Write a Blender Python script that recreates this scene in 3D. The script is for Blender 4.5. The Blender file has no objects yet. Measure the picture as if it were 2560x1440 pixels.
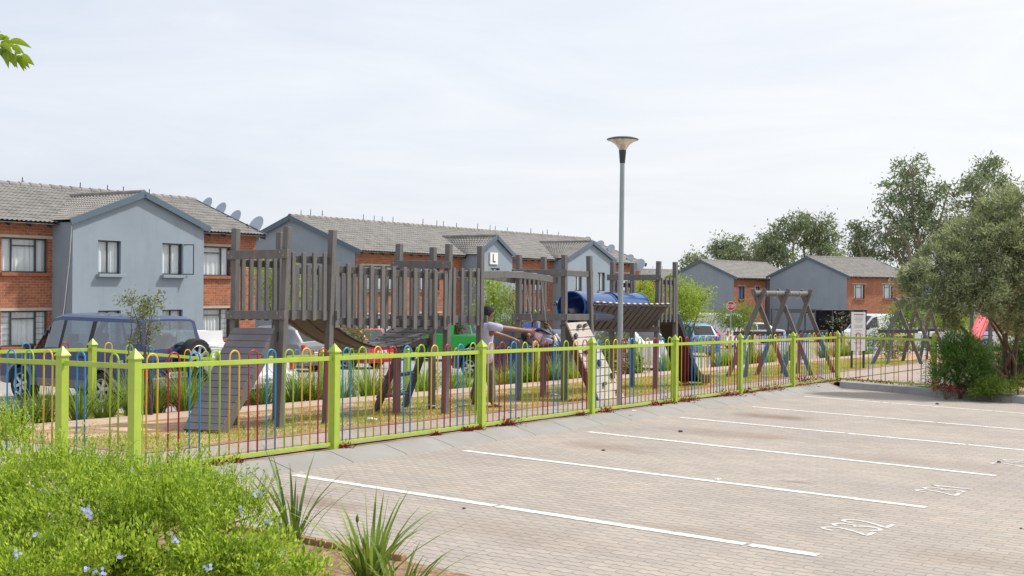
import bpy, bmesh, math, random
import numpy as np
from mathutils import Vector, Matrix, noise as mnoise
random.seed(7); rng = np.random.default_rng(7)
R = math.radians
scene = bpy.context.scene
COL = scene.collection

# ------------------------------------------------------------------ camera, sky, sun, exposure
F_PX = 3100.0; ROLL = .0082; EYE = 1.87; YAW = .5654; D = 9.62
SA = -.0163; SB = -.014                                  # the ground falls gently along and across the site
FD = Vector((math.sin(YAW), math.cos(YAW), 0)); ND = Vector((-FD.y, FD.x, 0))
ROTF = math.atan2(FD.y, FD.x)
cam_d = bpy.data.cameras.new("camera"); cam = bpy.data.objects.new("camera", cam_d); COL.objects.link(cam)
cam_d.sensor_width = 36; cam_d.lens = 36 * F_PX / 2560; cam_d.clip_end = 6000; cam_d.clip_start = .1
cam.matrix_world = Matrix.Translation((0, 0, EYE)) @ Matrix.Rotation(R(90), 4, 'X') @ Matrix.Rotation(ROLL, 4, 'Z')
scene.camera = cam
SUN_EL = R(50)
sh = (FD * .80 - ND * .60).normalized()
SUN = Vector((sh.x * math.cos(SUN_EL), sh.y * math.cos(SUN_EL), math.sin(SUN_EL)))
sl = bpy.data.lights.new("sun", 'SUN'); sl.energy = 2.5; sl.angle = R(3); sl.color = (1, .955, .88)
so = bpy.data.objects.new("sun", sl); COL.objects.link(so); so.rotation_euler = SUN.to_track_quat('Z', 'Y').to_euler()
scene.view_settings.view_transform = 'Standard'; scene.view_settings.look = 'None'
scene.view_settings.exposure = .76; scene.view_settings.gamma = 1
world = bpy.data.worlds.new("World"); scene.world = world; world.use_nodes = True

def NN(nt, typ, **kw):
    n = nt.nodes.new(typ)
    for k, v in kw.items():
        if k.startswith('_'): setattr(n, k[1:], v)
        else:
            key = k if not k[0] == 'i' or not k[1:].isdigit() else int(k[1:])
            s = n.inputs[key]
            if isinstance(v, bpy.types.NodeSocket): nt.links.new(v, s)
            else: s.default_value = v
    return n
def mixc(nt, fac, a, b, mode='MIX'):
    n = nt.nodes.new('ShaderNodeMix'); n.data_type = 'RGBA'; n.blend_type = mode
    for idx, v in ((0, fac), (6, a), (7, b)):
        s = n.inputs[idx]
        if isinstance(v, bpy.types.NodeSocket): nt.links.new(v, s)
        else: s.default_value = v if idx == 0 else ((*v, 1) if len(v) == 3 else v)
    return n.outputs[2]
def mth(nt, op, a, b=0., c=0.):
    n = nt.nodes.new('ShaderNodeMath'); n.operation = op
    for i, v in enumerate((a, b, c)):
        if isinstance(v, bpy.types.NodeSocket): nt.links.new(v, n.inputs[i])
        else: n.inputs[i].default_value = v
    return n.outputs[0]
def ramp(nt, fac, stops):
    n = nt.nodes.new('ShaderNodeValToRGB'); nt.links.new(fac, n.inputs[0]); e = n.color_ramp.elements
    while len(e) < len(stops): e.new(.5)
    for el, (p, c) in zip(e, stops): el.position = p; el.color = (*c, 1) if len(c) == 3 else c
    return n.outputs[0]
wt = world.node_tree; wt.nodes.clear()
sky = NN(wt, 'ShaderNodeTexSky', _sky_type='NISHITA', _sun_disc=False, _sun_elevation=SUN_EL,
         _sun_rotation=math.atan2(SUN.x, SUN.y), _air_density=1.2, _dust_density=3.0)
tc = NN(wt, 'ShaderNodeTexCoord')
mp = NN(wt, 'ShaderNodeMapping', Vector=tc.outputs['Generated'], Scale=(1.2, 1.2, 7.0), Rotation=(.05, .12, .3))
nz = NN(wt, 'ShaderNodeTexNoise', Vector=mp.outputs[0], Scale=2.2, Detail=7., Roughness=.62, Distortion=.6)
cl = ramp(wt, nz.outputs[0], [(.36, (.0, .0, .0)), (.66, (1, 1, 1))])
# a thin veil of cloud, thinner and greyer to the left, bright to the right
sep = NN(wt, 'ShaderNodeSeparateXYZ', Vector=tc.outputs['Generated'])
side = mth(wt, 'MULTIPLY_ADD', sep.outputs[0], 1.1, .55)
sidec = ramp(wt, side, [(0., (4.15, 4.6, 5.4)), (.45, (5.3, 5.55, 6.0)), (1., (6.1, 6.15, 6.25))])
veil = mixc(wt, cl, (4.25, 4.6, 5.25), (6.05, 6.1, 6.2))
veil2 = mixc(wt, .62, veil, sidec)
skyc = mixc(wt, .90, sky.outputs[0], veil2)
bg = NN(wt, 'ShaderNodeBackground', Color=skyc, Strength=.100)
NN(wt, 'ShaderNodeOutputWorld', Surface=bg.outputs[0])

# ------------------------------------------------------------------ site coordinates
def W(s, n, z=0.): return FD * s + ND * n + Vector((0, 0, z))
def gz(s, n): return max(SA * (s - 8) + SB * (n - D), -3.2)
def lz(s, n): return SA * (s - 8) - .10 - .015 * (D - 1 - n)
def WG(s, n, o=0.): return W(s, n, gz(s, n) + o)
def ray(px, py):
    dx, dy = px - 1280, py - 720; c, s = math.cos(ROLL), math.sin(ROLL)
    return Vector(((dx * c + dy * s) / F_PX, 1, -(-dx * s + dy * c) / F_PX))
def V(px, py, Y): return Vector((0, 0, EYE)) + ray(px, py) * Y
def G(px, py, off=0., lot=False):
    d = ray(px, py); s1, n1 = d.dot(FD), d.dot(ND)
    if lot: t = (-.10 - 8 * SA - .015 * (D - 1) - EYE + off) / (d.z - SA * s1 - .015 * n1)
    else: t = (off - 8 * SA - SB * D - EYE) / (d.z - SA * s1 - SB * n1)
    return s1 * t, n1 * t
def S_at(px, n): d = ray(px, 800); return d.dot(FD) * n / d.dot(ND)

# ------------------------------------------------------------------ mesh builder
class MB:
    def __init__(s): s.v = []; s.f = []
    def add(s, vs, fs):
        b = len(s.v); s.v += [tuple(v) for v in vs]; s.f += [tuple(i + b for i in f) for f in fs]; return s
    def box(s, c, size, rot=None):
        c = Vector(c); h = [x / 2 for x in size]
        vs = [Vector((sx * h[0], sy * h[1], sz * h[2])) for sx in (-1, 1) for sy in (-1, 1) for sz in (-1, 1)]
        if rot is not None: vs = [rot @ v for v in vs]
        return s.add([c + v for v in vs], [(0, 1, 3, 2), (4, 6, 7, 5), (0, 4, 5, 1), (2, 3, 7, 6), (0, 2, 6, 4), (1, 5, 7, 3)])
    def bar(s, p, q, w, h, up=(0, 0, 1), ext=0.):
        p, q = Vector(p), Vector(q); d = (q - p).normalized(); p = p - d * ext; q = q + d * ext
        up = Vector(up); side = d.cross(up)
        if side.length < 1e-4: side = d.cross(FD)
        side.normalize(); u = side.cross(d).normalized()
        vs = [a + side * (i * w / 2) + u * (j * h / 2) for a in (p, q) for i in (-1, 1) for j in (-1, 1)]
        return s.add(vs, [(0, 1, 3, 2), (4, 6, 7, 5), (0, 4, 5, 1), (2, 3, 7, 6), (0, 2, 6, 4), (1, 5, 7, 3)])
    def tube(s, pts, r, n=8, cap=True):
        pts = [Vector(p) for p in pts]; m = len(pts); rs = r if isinstance(r, (list, tuple)) else [r] * m
        b = len(s.v); prev = None
        for i, p in enumerate(pts):
            t = (pts[min(i + 1, m - 1)] - pts[max(i - 1, 0)]).normalized()
            if prev is None:
                a = t.orthogonal().normalized()
            else:
                a = (prev - t * prev.dot(t)); a = a.normalized() if a.length > 1e-5 else t.orthogonal().normalized()
            prev = a; c = t.cross(a)
            for k in range(n):
                an = 2 * math.pi * k / n; s.v.append(tuple(p + (a * math.cos(an) + c * math.sin(an)) * rs[i]))
        for i in range(m - 1):
            for k in range(n):
                k2 = (k + 1) % n; s.f.append((b + i * n + k, b + i * n + k2, b + (i + 1) * n + k2, b + (i + 1) * n + k))
        if cap:
            s.f.append(tuple(b + k for k in reversed(range(n)))); s.f.append(tuple(b + (m - 1) * n + k for k in range(n)))
        return s
    def lathe(s, prof, o=(0, 0, 0), n=24, axis=None):
        b = len(s.v); o = Vector(o); q = Vector((0, 0, 1)).rotation_difference(Vector(axis)) if axis is not None else None
        for r, z in prof:
            for k in range(n):
                a = 2 * math.pi * k / n; p = Vector((r * math.cos(a), r * math.sin(a), z))
                s.v.append(tuple(o + (q @ p if q else p)))
        for i in range(len(prof) - 1):
            for k in range(n):
                k2 = (k + 1) % n; s.f.append((b + i * n + k, b + i * n + k2, b + (i + 1) * n + k2, b + (i + 1) * n + k))
        return s
    def prism(s, poly, ex):
        poly = [Vector(p) for p in poly]; ex = Vector(ex); n = len(poly)
        return s.add(poly + [p + ex for p in poly],
                     [tuple(reversed(range(n))), tuple(range(n, 2 * n))] + [(i, (i + 1) % n, (i + 1) % n + n, i + n) for i in range(n)])
    def grid(s, fn, nu, nv, closed=False):
        b = len(s.v)
        for i in range(nu + 1):
            for j in range(nv + 1): s.v.append(tuple(fn(i / nu, j / nv)))
        for i in range(nu):
            for j in range(nv):
                a = b + i * (nv + 1) + j; s.f.append((a, a + nv + 1, a + nv + 2, a + 1))
        return s
    def build(s, name, mat, parent=None, smooth=None, bevel=0., world=True, label=None):
        off = Vector((0, 0, 0))
        if parent is not None and world: off = Vector(parent.location) if parent.type == 'EMPTY' else OFFS.get(parent.name, off)
        me = bpy.data.meshes.new(name)
        me.from_pydata([tuple(Vector(v) - off) for v in s.v], [], s.f)
        return finish(me, name, mat, parent, smooth, bevel, label, off if world else None)
OFFS = {}
def finish(me, name, mat, parent=None, smooth=None, bevel=0., label=None, off=None):
    me.validate()
    bm = bmesh.new(); bm.from_mesh(me); bmesh.ops.recalc_face_normals(bm, faces=bm.faces); bm.to_mesh(me); bm.free()
    me.materials.append(mat)
    o = bpy.data.objects.new(name, me); COL.objects.link(o)
    if smooth is not None:
        me.polygons.foreach_set('use_smooth', [True] * len(me.polygons))
        if smooth < 179: me.set_sharp_from_angle(angle=R(smooth))
    if bevel:
        b = o.modifiers.new('bevel', 'BEVEL'); b.width = bevel; b.segments = 2; b.limit_method = 'ANGLE'; b.angle_limit = R(40)
    if parent is not None: o.parent = parent
    if label: o['label'] = label
    if off is not None: OFFS[o.name] = Vector(off)
    return o
def tag(o, label, cat, group=None):
    o['label'] = label; o['category'] = cat
    if group: o['group'] = group
    return o
def struct(o): o['kind'] = 'structure'; return o
def stuff(o, label=None, cat=None):
    o['kind'] = 'stuff'
    if label: tag(o, label, cat)
    return o
def thing(name, label, cat, loc=(0, 0, 0), rz=0., group=None):
    o = bpy.data.objects.new(name, None); COL.objects.link(o); o.location = loc; o.rotation_euler = (0, 0, rz)
    o.empty_display_size = .2
    return tag(o, label, cat, group)
def dup(o, parent=None):
    c = o.copy(); COL.objects.link(c); c.parent = parent
    for ch in o.children: dup(ch, c)
    return c

# ------------------------------------------------------------------ materials
def newmat(name):
    m = bpy.data.materials.new(name); m.use_nodes = True; nt = m.node_tree; nt.nodes.clear()
    return m, nt, NN(nt, 'ShaderNodeOutputMaterial')
def M(name, col, rough=.6, metal=0., var=.18, vs=3., bump=0., bs=40., coat=0., coord='Object', col2=None, stretch=None, spec=.5):
    m, nt, out = newmat(name)
    tcn = NN(nt, 'ShaderNodeTexCoord'); vec = tcn.outputs[coord]
    if stretch: vec = NN(nt, 'ShaderNodeMapping', Vector=vec, Scale=stretch).outputs[0]
    n1 = NN(nt, 'ShaderNodeTexNoise', Vector=vec, Scale=vs, Detail=6., Roughness=.65)
    lo = tuple(c * (1 - var) for c in col); hi = tuple(min(c * (1 + var), 1) for c in (col2 or col))
    c = ramp(nt, n1.outputs[0], [(.3, lo), (.7, hi)])
    p = NN(nt, 'ShaderNodeBsdfPrincipled', **{'Base Color': c, 'Roughness': rough, 'Metallic': metal, 'Coat Weight': coat, 'Specular IOR Level': spec})
    rr = mth(nt, 'MULTIPLY_ADD', n1.outputs[0], .25, rough - .12); nt.links.new(rr, p.inputs['Roughness'])
    if bump:
        n2 = NN(nt, 'ShaderNodeTexNoise', Vector=vec, Scale=bs, Detail=4.)
        bn = NN(nt, 'ShaderNodeBump', Strength=bump, Distance=.02, Height=n2.outputs[0]); nt.links.new(bn.outputs[0], p.inputs['Normal'])
    nt.links.new(p.outputs[0], out.inputs[0]); return m
def leafmat(name, c1, c2, vs=2.2, trans=.38, rough=.5):
    m, nt, out = newmat(name)
    g = NN(nt, 'ShaderNodeNewGeometry')
    n1 = NN(nt, 'ShaderNodeTexNoise', Vector=g.outputs['Position'], Scale=vs, Detail=3., Roughness=.7)
    wn = NN(nt, 'ShaderNodeMix'); wn.data_type = 'FLOAT'; wn.inputs[0].default_value = .55
    nt.links.new(n1.outputs[0], wn.inputs[2]); nt.links.new(g.outputs['Random Per Island'], wn.inputs[3])
    c = ramp(nt, wn.outputs[0], [(.22, c1), (.75, c2)])
    p = NN(nt, 'ShaderNodeBsdfPrincipled', **{'Base Color': c, 'Roughness': rough, 'Specular IOR Level': .35})
    tr = NN(nt, 'ShaderNodeBsdfTranslucent', Color=mixc(nt, .5, c, (c2[0] * 1.2, c2[1] * 1.25, c2[2] * .7)))
    mx = NN(nt, 'ShaderNodeMixShader', i0=trans, i1=p.outputs[0], i2=tr.outputs[0]); nt.links.new(mx.outputs[0], out.inputs[0])
    return m
def glassmat(name, tint, refl=.25, rough=.03):
    m, nt, out = newmat(name)
    lw = NN(nt, 'ShaderNodeLayerWeight', Blend=.5); f = mth(nt, 'MULTIPLY_ADD', mth(nt, 'POWER', lw.outputs['Facing'], 4.), .75, refl); f = mth(nt, 'MINIMUM', f, 1.)
    t = NN(nt, 'ShaderNodeBsdfTransparent', Color=(*tint, 1)); g = NN(nt, 'ShaderNodeBsdfGlossy', Color=(.9, .93, .95, 1), Roughness=rough)
    mx = NN(nt, 'ShaderNodeMixShader', i0=f, i1=t.outputs[0], i2=g.outputs[0]); nt.links.new(mx.outputs[0], out.inputs[0]); return m
def brickmat(name):
    m, nt, out = newmat(name)
    t = NN(nt, 'ShaderNodeTexCoord'); s = NN(nt, 'ShaderNodeSeparateXYZ', Vector=t.outputs['Object'])
    u = mth(nt, 'ADD', s.outputs[0], s.outputs[1]); v = NN(nt, 'ShaderNodeCombineXYZ', X=u, Y=s.outputs[2])
    b = NN(nt, 'ShaderNodeTexBrick', Vector=v.outputs[0], Color1=(.385, .135, .065, 1), Color2=(.25, .078, .042, 1), Mortar=(.33, .235, .165, 1), Scale=1.,
           **{'Mortar Size': .009, 'Mortar Smooth': .3, 'Bias': -.1, 'Brick Width': .23, 'Row Height': .085})
    b.offset = .5
    n = NN(nt, 'ShaderNodeTexNoise', Vector=t.outputs['Object'], Scale=1.1, Detail=6.)
    c = mixc(nt, .5, b.outputs[0], ramp(nt, n.outputs[0], [(.3, (.62, .62, .62)), (.7, (1.25, 1.15, 1.1))]), 'MULTIPLY')
    n3 = NN(nt, 'ShaderNodeTexNoise', Vector=v.outputs[0], Scale=9., Detail=2.)
    c = mixc(nt, .45, c, ramp(nt, n3.outputs[0], [(.35, (.7, .7, .75)), (.65, (1.3, 1.2, 1.05))]), 'MULTIPLY')
    p = NN(nt, 'ShaderNodeBsdfPrincipled', **{'Base Color': c, 'Roughness': .85})
    bn = NN(nt, 'ShaderNodeBump', Strength=.5, Distance=.012, Height=mth(nt, 'SUBTRACT', 1., b.outputs['Fac'])); nt.links.new(bn.outputs[0], p.inputs['Normal'])
    nt.links.new(p.outputs[0], out.inputs[0]); return m
def pavermat(name, cA, cB, joint, bw=.20, rh=.10, zig=.022, stains=True, rot=0., jm=.007, row=None):
    m, nt, out = newmat(name)
    t = NN(nt, 'ShaderNodeTexCoord')
    vec = NN(nt, 'ShaderNodeMapping', Vector=t.outputs['Object'], Rotation=(0, 0, rot)).outputs[0]
    s = NN(nt, 'ShaderNodeSeparateXYZ', Vector=vec)
    pz = mth(nt, 'PINGPONG', s.outputs[0], bw / 4); pz2 = mth(nt, 'PINGPONG', s.outputs[1], rh / 2)
    v = NN(nt, 'ShaderNodeCombineXYZ', X=mth(nt, 'MULTIPLY_ADD', pz2, .18, s.outputs[0]), Y=mth(nt, 'MULTIPLY_ADD', pz, .42, s.outputs[1])); yv = mth(nt, 'MULTIPLY_ADD', pz, .42, s.outputs[1])
    b = NN(nt, 'ShaderNodeTexBrick', Vector=v.outputs[0], Color1=(*cA, 1), Color2=(*cB, 1), Mortar=(*joint, 1), Scale=1.,
           **{'Mortar Size': jm, 'Mortar Smooth': .25, 'Bias': 0., 'Brick Width': bw, 'Row Height': rh})
    n0 = NN(nt, 'ShaderNodeTexNoise', Vector=vec, Scale=.45, Detail=8., Roughness=.7)
    c = mixc(nt, .75, b.outputs[0], ramp(nt, n0.outputs[0], [(.3, (.80, .79, .80)), (.7, (1.15, 1.12, 1.06))]), 'MULTIPLY')
    n1 = NN(nt, 'ShaderNodeTexNoise', Vector=vec, Scale=14., Detail=8., Roughness=.75)
    c = mixc(nt, .55, c, ramp(nt, n1.outputs[0], [(.3, (.80, .79, .78)), (.7, (1.16, 1.15, 1.12))]), 'MULTIPLY')
    n2 = NN(nt, 'ShaderNodeTexNoise', Vector=vec, Scale=1.5, Detail=6., Roughness=.75)
    rowd = ramp(nt, mth(nt, 'PINGPONG', yv, rh / 2), [(.003, (1, 1, 1)), (.011, (0, 0, 0))]); rowf = mth(nt, 'MULTIPLY', rowd, mth(nt, 'MULTIPLY', n2.outputs[0], 1.25))
    c = mixc(nt, rowf, c, row or joint)
    sandf = ramp(nt, n2.outputs[0], [(.56, (0, 0, 0)), (.76, (.42, .42, .42))])
    c = mixc(nt, sandf, c, (.52, .39, .28))
    if stains:
        for (px, py, rx, ry, k) in STAINS:
            q = NN(nt, 'ShaderNodeMapping', Vector=t.outputs['Object'], Location=(-px / rx, -py / ry, 0), Scale=(1 / rx, 1 / ry, 1))
            d = NN(nt, 'ShaderNodeVectorMath', _operation='LENGTH', i0=q.outputs[0]).outputs['Value']
            d = mth(nt, 'MULTIPLY_ADD', n2.outputs[0], -1.7, mth(nt, 'ADD', d, .75))
            c = mixc(nt, ramp(nt, d, [(.15, (k, k, k)), (.95, (0, 0, 0))]), c, (.165, .10, .06))
    p = NN(nt, 'ShaderNodeBsdfPrincipled', **{'Base Color': c, 'Roughness': .82, 'Specular IOR Level': .3})
    h = mth(nt, 'MULTIPLY_ADD', n1.outputs[0], .35, mth(nt, 'SUBTRACT', 1., b.outputs['Fac']))
    bn = NN(nt, 'ShaderNodeBump', Strength=.25, Distance=.004, Height=h); nt.links.new(bn.outputs[0], p.inputs['Normal'])
    nt.links.new(p.outputs[0], out.inputs[0]); return m
_st = []
for (px, py, rx, ry, k) in ((1935, 1042, .55, .9, .75), (1830, 1085, .6, 1.3, .45), (780, 1255, .35, .75, .5), (1560, 1125, .3, .6, .2), (2330, 1060, .4, .9, .3), (1990, 1205, .1, .25, .6), (1500, 1115, .5, .7, .35), (1250, 1330, .5, 1.2, .22), (2250, 1150, .5, 1.4, .22), (1700, 1330, .35, .9, .2), (2450, 1400, .5, .8, .2)):
    s_, n_ = G(px, py, lot=True); _st.append((s_, n_, rx, ry, k))
STAINS = _st
MAT = {}
MAT['paver'] = pavermat('car_park_paver', (.405, .362, .325), (.35, .315, .286), (.29, .255, .225), bw=.23, rh=.115, rot=R(90), row=(.12, .10, .085))
MAT['path'] = pavermat('path_paver', (.42, .35, .30), (.36, .31, .27), (.22, .18, .15), stains=False)
MAT['edging'] = pavermat('edging_paver', (.36, .18, .12), (.29, .15, .11), (.2, .15, .12), stains=False)
MAT['farpath'] = M('far_path_concrete', (.44, .32, .24), .9, var=.15, vs=1.5, bump=.2, coord='Object')
MAT['asphalt'] = M('asphalt_dusty', (.33, .315, .295), .9, var=.14, vs=.8, bump=.3, bs=60)
MAT['soil'] = M('red_soil', (.31, .18, .10), .95, var=.35, vs=1.6, bump=.8, bs=22, col2=(.46, .31, .19))
MAT['ground'] = M('dry_ground', (.34, .25, .16), .95, var=.3, vs=.3, bump=.5, bs=8)
MAT['kerb'] = M('kerb_concrete', (.275, .265, .248), .85, var=.13, vs=1.6, bump=.25, bs=80)
MAT['kerbdark'] = M('kerb_concrete_weathered', (.30, .30, .295), .85, var=.25, vs=1.2, bump=.25, bs=60)
MAT['joint'] = M('kerb_joint_sand', (.38, .28, .20), .95)
MAT['line'] = M('road_paint_white', (.76, .76, .73), .7, var=.16, vs=14., bump=.15, bs=90)
MAT['lime'] = M('lime_green_paint', (.37, .50, .055), .42, var=.07, vs=6., bump=.06, bs=60, coat=.15)
def weather(m, col, k, scale, stretch, lo, hi):
    nt = m.node_tree; p = [n for n in nt.nodes if n.type == 'BSDF_PRINCIPLED'][0]; src = p.inputs['Base Color'].links[0].from_socket
    t = NN(nt, 'ShaderNodeTexCoord'); mp_ = NN(nt, 'ShaderNodeMapping', Vector=t.outputs['Object'], Scale=stretch)
    n = NN(nt, 'ShaderNodeTexNoise', Vector=mp_.outputs[0], Scale=scale, Detail=8., Roughness=.7)
    f = ramp(nt, n.outputs[0], [(lo, (0, 0, 0)), (hi, (k, k, k))]); nt.links.new(mixc(nt, f, src, col), p.inputs['Base Color'])
weather(MAT['lime'], (.20, .15, .05), .85, 22., (1, 1, .55), .68, .72); weather(MAT['lime'], (.26, .34, .06), .5, 3., (1, 1, .4), .52, .75)
MAT['hoop_blue'] = M('hoop_paint_blue', (.02, .26, .55), .4, var=.05); MAT['hoop_red'] = M('hoop_paint_red', (.38, .01, .025), .4, var=.05)
MAT['hoop_yellow'] = M('hoop_paint_yellow', (.74, .44, .04), .4, var=.05); MAT['hoop_green'] = M('hoop_paint_green', (.33, .50, .035), .4, var=.05)
MAT['wood'] = M('recycled_plank_grey', (.130, .125, .124), .62, var=.22, vs=5., bump=.28, bs=30, stretch=(3, 3, .6))
MAT['wooddk'] = M('recycled_plank_dark', (.068, .064, .064), .6, var=.25, vs=6., bump=.25, bs=35)
MAT['ramp'] = M('ramp_plank_grey', (.145, .135, .145), .55, var=.18, vs=4., bump=.2, bs=40)
MAT['climb'] = M('climb_panel_pale', (.50, .45, .41), .7, var=.12, vs=5., bump=.2, bs=30)
MAT['belt'] = M('bridge_deck_brown', (.072, .060, .048), .45, var=.3, vs=6., bump=.15, bs=40)
MAT['decktop'] = M('bridge_slat_worn', (.12, .115, .11), .3, var=.25, vs=4., bump=.1, bs=40)
MAT['gap'] = M('plank_gap_dark', (.012, .011, .010), .9)
MAT['bolt'] = M('steel_bolt', (.35, .35, .36), .35, metal=.8)
MAT['tube'] = M('blue_plastic', (.010, .085, .30), .2, var=.08, vs=2., coat=.5)
_nt = MAT['tube'].node_tree; _p = [n for n in _nt.nodes if n.type == 'BSDF_PRINCIPLED'][0]; _o = [n for n in _nt.nodes if n.type == 'OUTPUT_MATERIAL'][0]
_m = NN(_nt, 'ShaderNodeMixShader', i0=.22, i1=_p.outputs[0], i2=NN(_nt, 'ShaderNodeBsdfTranslucent', Color=(.03, .22, .62, 1)).outputs[0]); _nt.links.new(_m.outputs[0], _o.inputs[0])
MAT['black'] = M('black_plastic', (.010, .011, .013), .45, var=.2)
MAT['slide'] = M('blue_slide_plastic', (.02, .13, .45), .25, coat=.4)
MAT['rubber'] = M('black_rubber', (.018, .018, .020), .55, var=.25, vs=8.)
MAT['galv'] = M('galvanised_steel', (.30, .35, .38), .45, metal=.35, var=.15, vs=4., stretch=(3, 3, .5))
MAT['lampneck'] = M('dark_blue_grey_metal', (.030, .037, .05), .4)
MAT['lampcap'] = M('lamp_cap_grey', (.42, .45, .52), .4)
MAT['plaster'] = M('blue_grey_plaster', (.25, .30, .355), .88, var=.06, vs=.7, bump=.12, bs=60)
weather(MAT['plaster'], (.16, .20, .25), .45, 1.6, (1.2, 1.2, .16), .52, .78); weather(MAT['plaster'], (.33, .39, .44), .35, .5, (1, 1, 1), .5, .75)
MAT['plasterpale'] = M('pale_plaster', (.62, .68, .72), .85, var=.05)
MAT['fascia'] = M('fascia_dark_blue_grey', (.085, .13, .175), .6, var=.08)
MAT['brick'] = brickmat('red_brick')
MAT['tile'] = M('concrete_roof_tile', (.205, .195, .182), .85, var=.22, vs=2.2, bump=.2, bs=50, col2=(.24, .228, .212))
MAT['frame'] = M('window_frame_dark', (.045, .052, .062), .4, var=.1)
MAT['lintel'] = M('lintel_concrete', (.42, .37, .31), .85)
MAT['sillbrick'] = M('brick_on_edge_sill', (.30, .105, .055), .85, var=.3, vs=9.)
MAT['curtain'] = M('white_net_curtain', (.68, .70, .70), .9, var=.06, vs=3.)
MAT['curtblue'] = M('blue_curtain', (.09, .27, .52), .9)
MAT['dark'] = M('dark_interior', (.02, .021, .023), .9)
MAT['pane'] = glassmat('window_glass', (.93, .96, .98), .05)
MAT['dish'] = M('dish_grey', (.48, .52, .58), .5, var=.06)
MAT['spike'] = M('roof_spike_dark', (.05, .04, .07), .6)
MAT['white'] = M('white_paint', (.80, .80, .79), .5, var=.03)
MAT['cable'] = M('white_cable', (.7, .7, .68), .6)
MAT['stopred'] = M('stop_red', (.55, .012, .03), .4, var=.05)
MAT['ink'] = M('blue_grey_ink', (.10, .12, .25), .6)
MAT['inkblack'] = M('black_ink', (.02, .02, .02), .6)
MAT['shade'] = M('black_shade_cloth', (.006, .006, .008), .75, var=.6, vs=1.5, spec=.15)
MAT['bark'] = M('bark_grey_brown', (.105, .082, .066), .9, var=.3, vs=9., bump=.6, bs=30)
MAT['barkpale'] = M('bark_pale', (.28, .25, .21), .9, var=.25, vs=3., bump=.3, bs=20)
MAT['skin'] = M('brown_skin', (.24, .115, .07), .5, var=.08, vs=8.)
MAT['tee'] = M('lilac_white_cotton', (.46, .445, .62), .9, var=.10, vs=6., bump=.7, bs=11)
MAT['jeans'] = M('faded_grey_denim', (.10, .115, .14), .9, var=.34, vs=7., bump=.7, bs=14)
MAT['hair'] = M('black_hair', (.008, .007, .007), .7, var=.3, vs=40., bump=.5, bs=120)
MAT['pink'] = M('pale_pink_cotton', (.66, .40, .48), .9, var=.22, vs=18., bump=.6, bs=25)
MAT['legging'] = M('lavender_grey_knit', (.36, .34, .44), .9, var=.08)
MAT['shoe'] = M('cream_shoe', (.75, .60, .42), .7); MAT['flip'] = M('dark_sandal', (.06, .05, .07), .6)
MAT['stone'] = M('dark_stone', (.07, .07, .08), .9, var=.3, vs=20., bump=.5)
MAT['litter'] = M('white_litter', (.75, .75, .78), .6)
MAT['ball'] = M('green_ball', (.08, .60, .05), .5, var=.05)
MAT['redslide'] = M('red_slide_plastic', (.62, .008, .035), .35, var=.08, coat=.3)
MAT['flower'] = M('pale_blue_petal', (.50, .53, .85), .7, var=.1)
MAT['L_bush'] = leafmat('bush_leaf', (.045, .125, .010), (.56, .71, .10), 4.5, .44)
MAT['L_agap'] = leafmat('strap_leaf', (.06, .125, .02), (.32, .43, .08), 3.0, .3)
MAT['L_agapd'] = leafmat('strap_leaf_dark', (.04, .085, .02), (.20, .30, .06), 4.0, .25)
MAT['L_olive'] = leafmat('olive_leaf', (.10, .132, .068), (.47, .52, .31), 1.6, .3)
MAT['L_euc'] = leafmat('gum_leaf', (.062, .10, .062), (.28, .345, .195), .30, .3)
MAT['L_lime'] = leafmat('young_tree_leaf', (.14, .24, .015), (.42, .52, .06), 1.5, .45)
MAT['L_mid'] = leafmat('mid_green_leaf', (.07, .14, .02), (.24, .34, .05), 1.5, .4)
MAT['L_con'] = leafmat('conifer_shrub_leaf', (.03, .075, .018), (.16, .29, .055), 3.0, .25)
MAT['L_grey'] = leafmat('grey_green_leaf', (.09, .12, .055), (.24, .28, .13), 2., .3)
MAT['L_red'] = leafmat('red_succulent_leaf', (.11, .012, .012), (.34, .04, .04), 9., .2)
MAT['L_over'] = leafmat('overhanging_leaf', (.10, .20, .01), (.30, .42, .03), 6., .4)
MAT['grass'] = leafmat('lawn_blade', (.17, .25, .025), (.46, .54, .10), .9, .35)
MAT['straw'] = leafmat('dry_blade', (.40, .30, .12), (.62, .52, .24), 1.1, .3)
MAT['bayno'] = M('worn_number_paint', (.60, .575, .54), .8, var=.22, vs=16., bump=.15, bs=90)
MAT['bedsoil'] = M('bed_soil_litter', (.16, .095, .055), .95, var=.5, vs=9., bump=1., bs=30, col2=(.30, .19, .11))
weather(MAT['line'], (.36, .33, .30), .8, 24., (1, 1, 1), .47, .60); weather(MAT['bayno'], (.44, .41, .38), .7, 20., (1, 1, 1), .48, .62)
PAINT = {}
def paint(name, col):
    if name not in PAINT: PAINT[name] = M('car_paint_' + name, col, .36, var=.05, vs=1.5, coat=.2 if max(col) < .1 else .4, spec=.4 if max(col) < .1 else .5)
    return PAINT[name]
MAT['carglass'] = glassmat('car_glass', (.34, .43, .48), .20); MAT['cardark'] = glassmat('car_glass_dark', (.10, .11, .12), .10)
MAT['trim'] = M('black_trim', (.015, .015, .016), .6); MAT['alloy'] = M('silver_alloy', (.55, .55, .57), .3, metal=.7)
MAT['tyre'] = M('tyre_rubber', (.016, .016, .017), .8, bump=.3); MAT['taillight'] = M('tail_light_red', (.45, .01, .015), .2, coat=.5)
MAT['lens'] = M('clear_lens', (.7, .7, .7), .15, coat=.5); MAT['plate'] = M('number_plate', (.78, .78, .76), .5)
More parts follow.
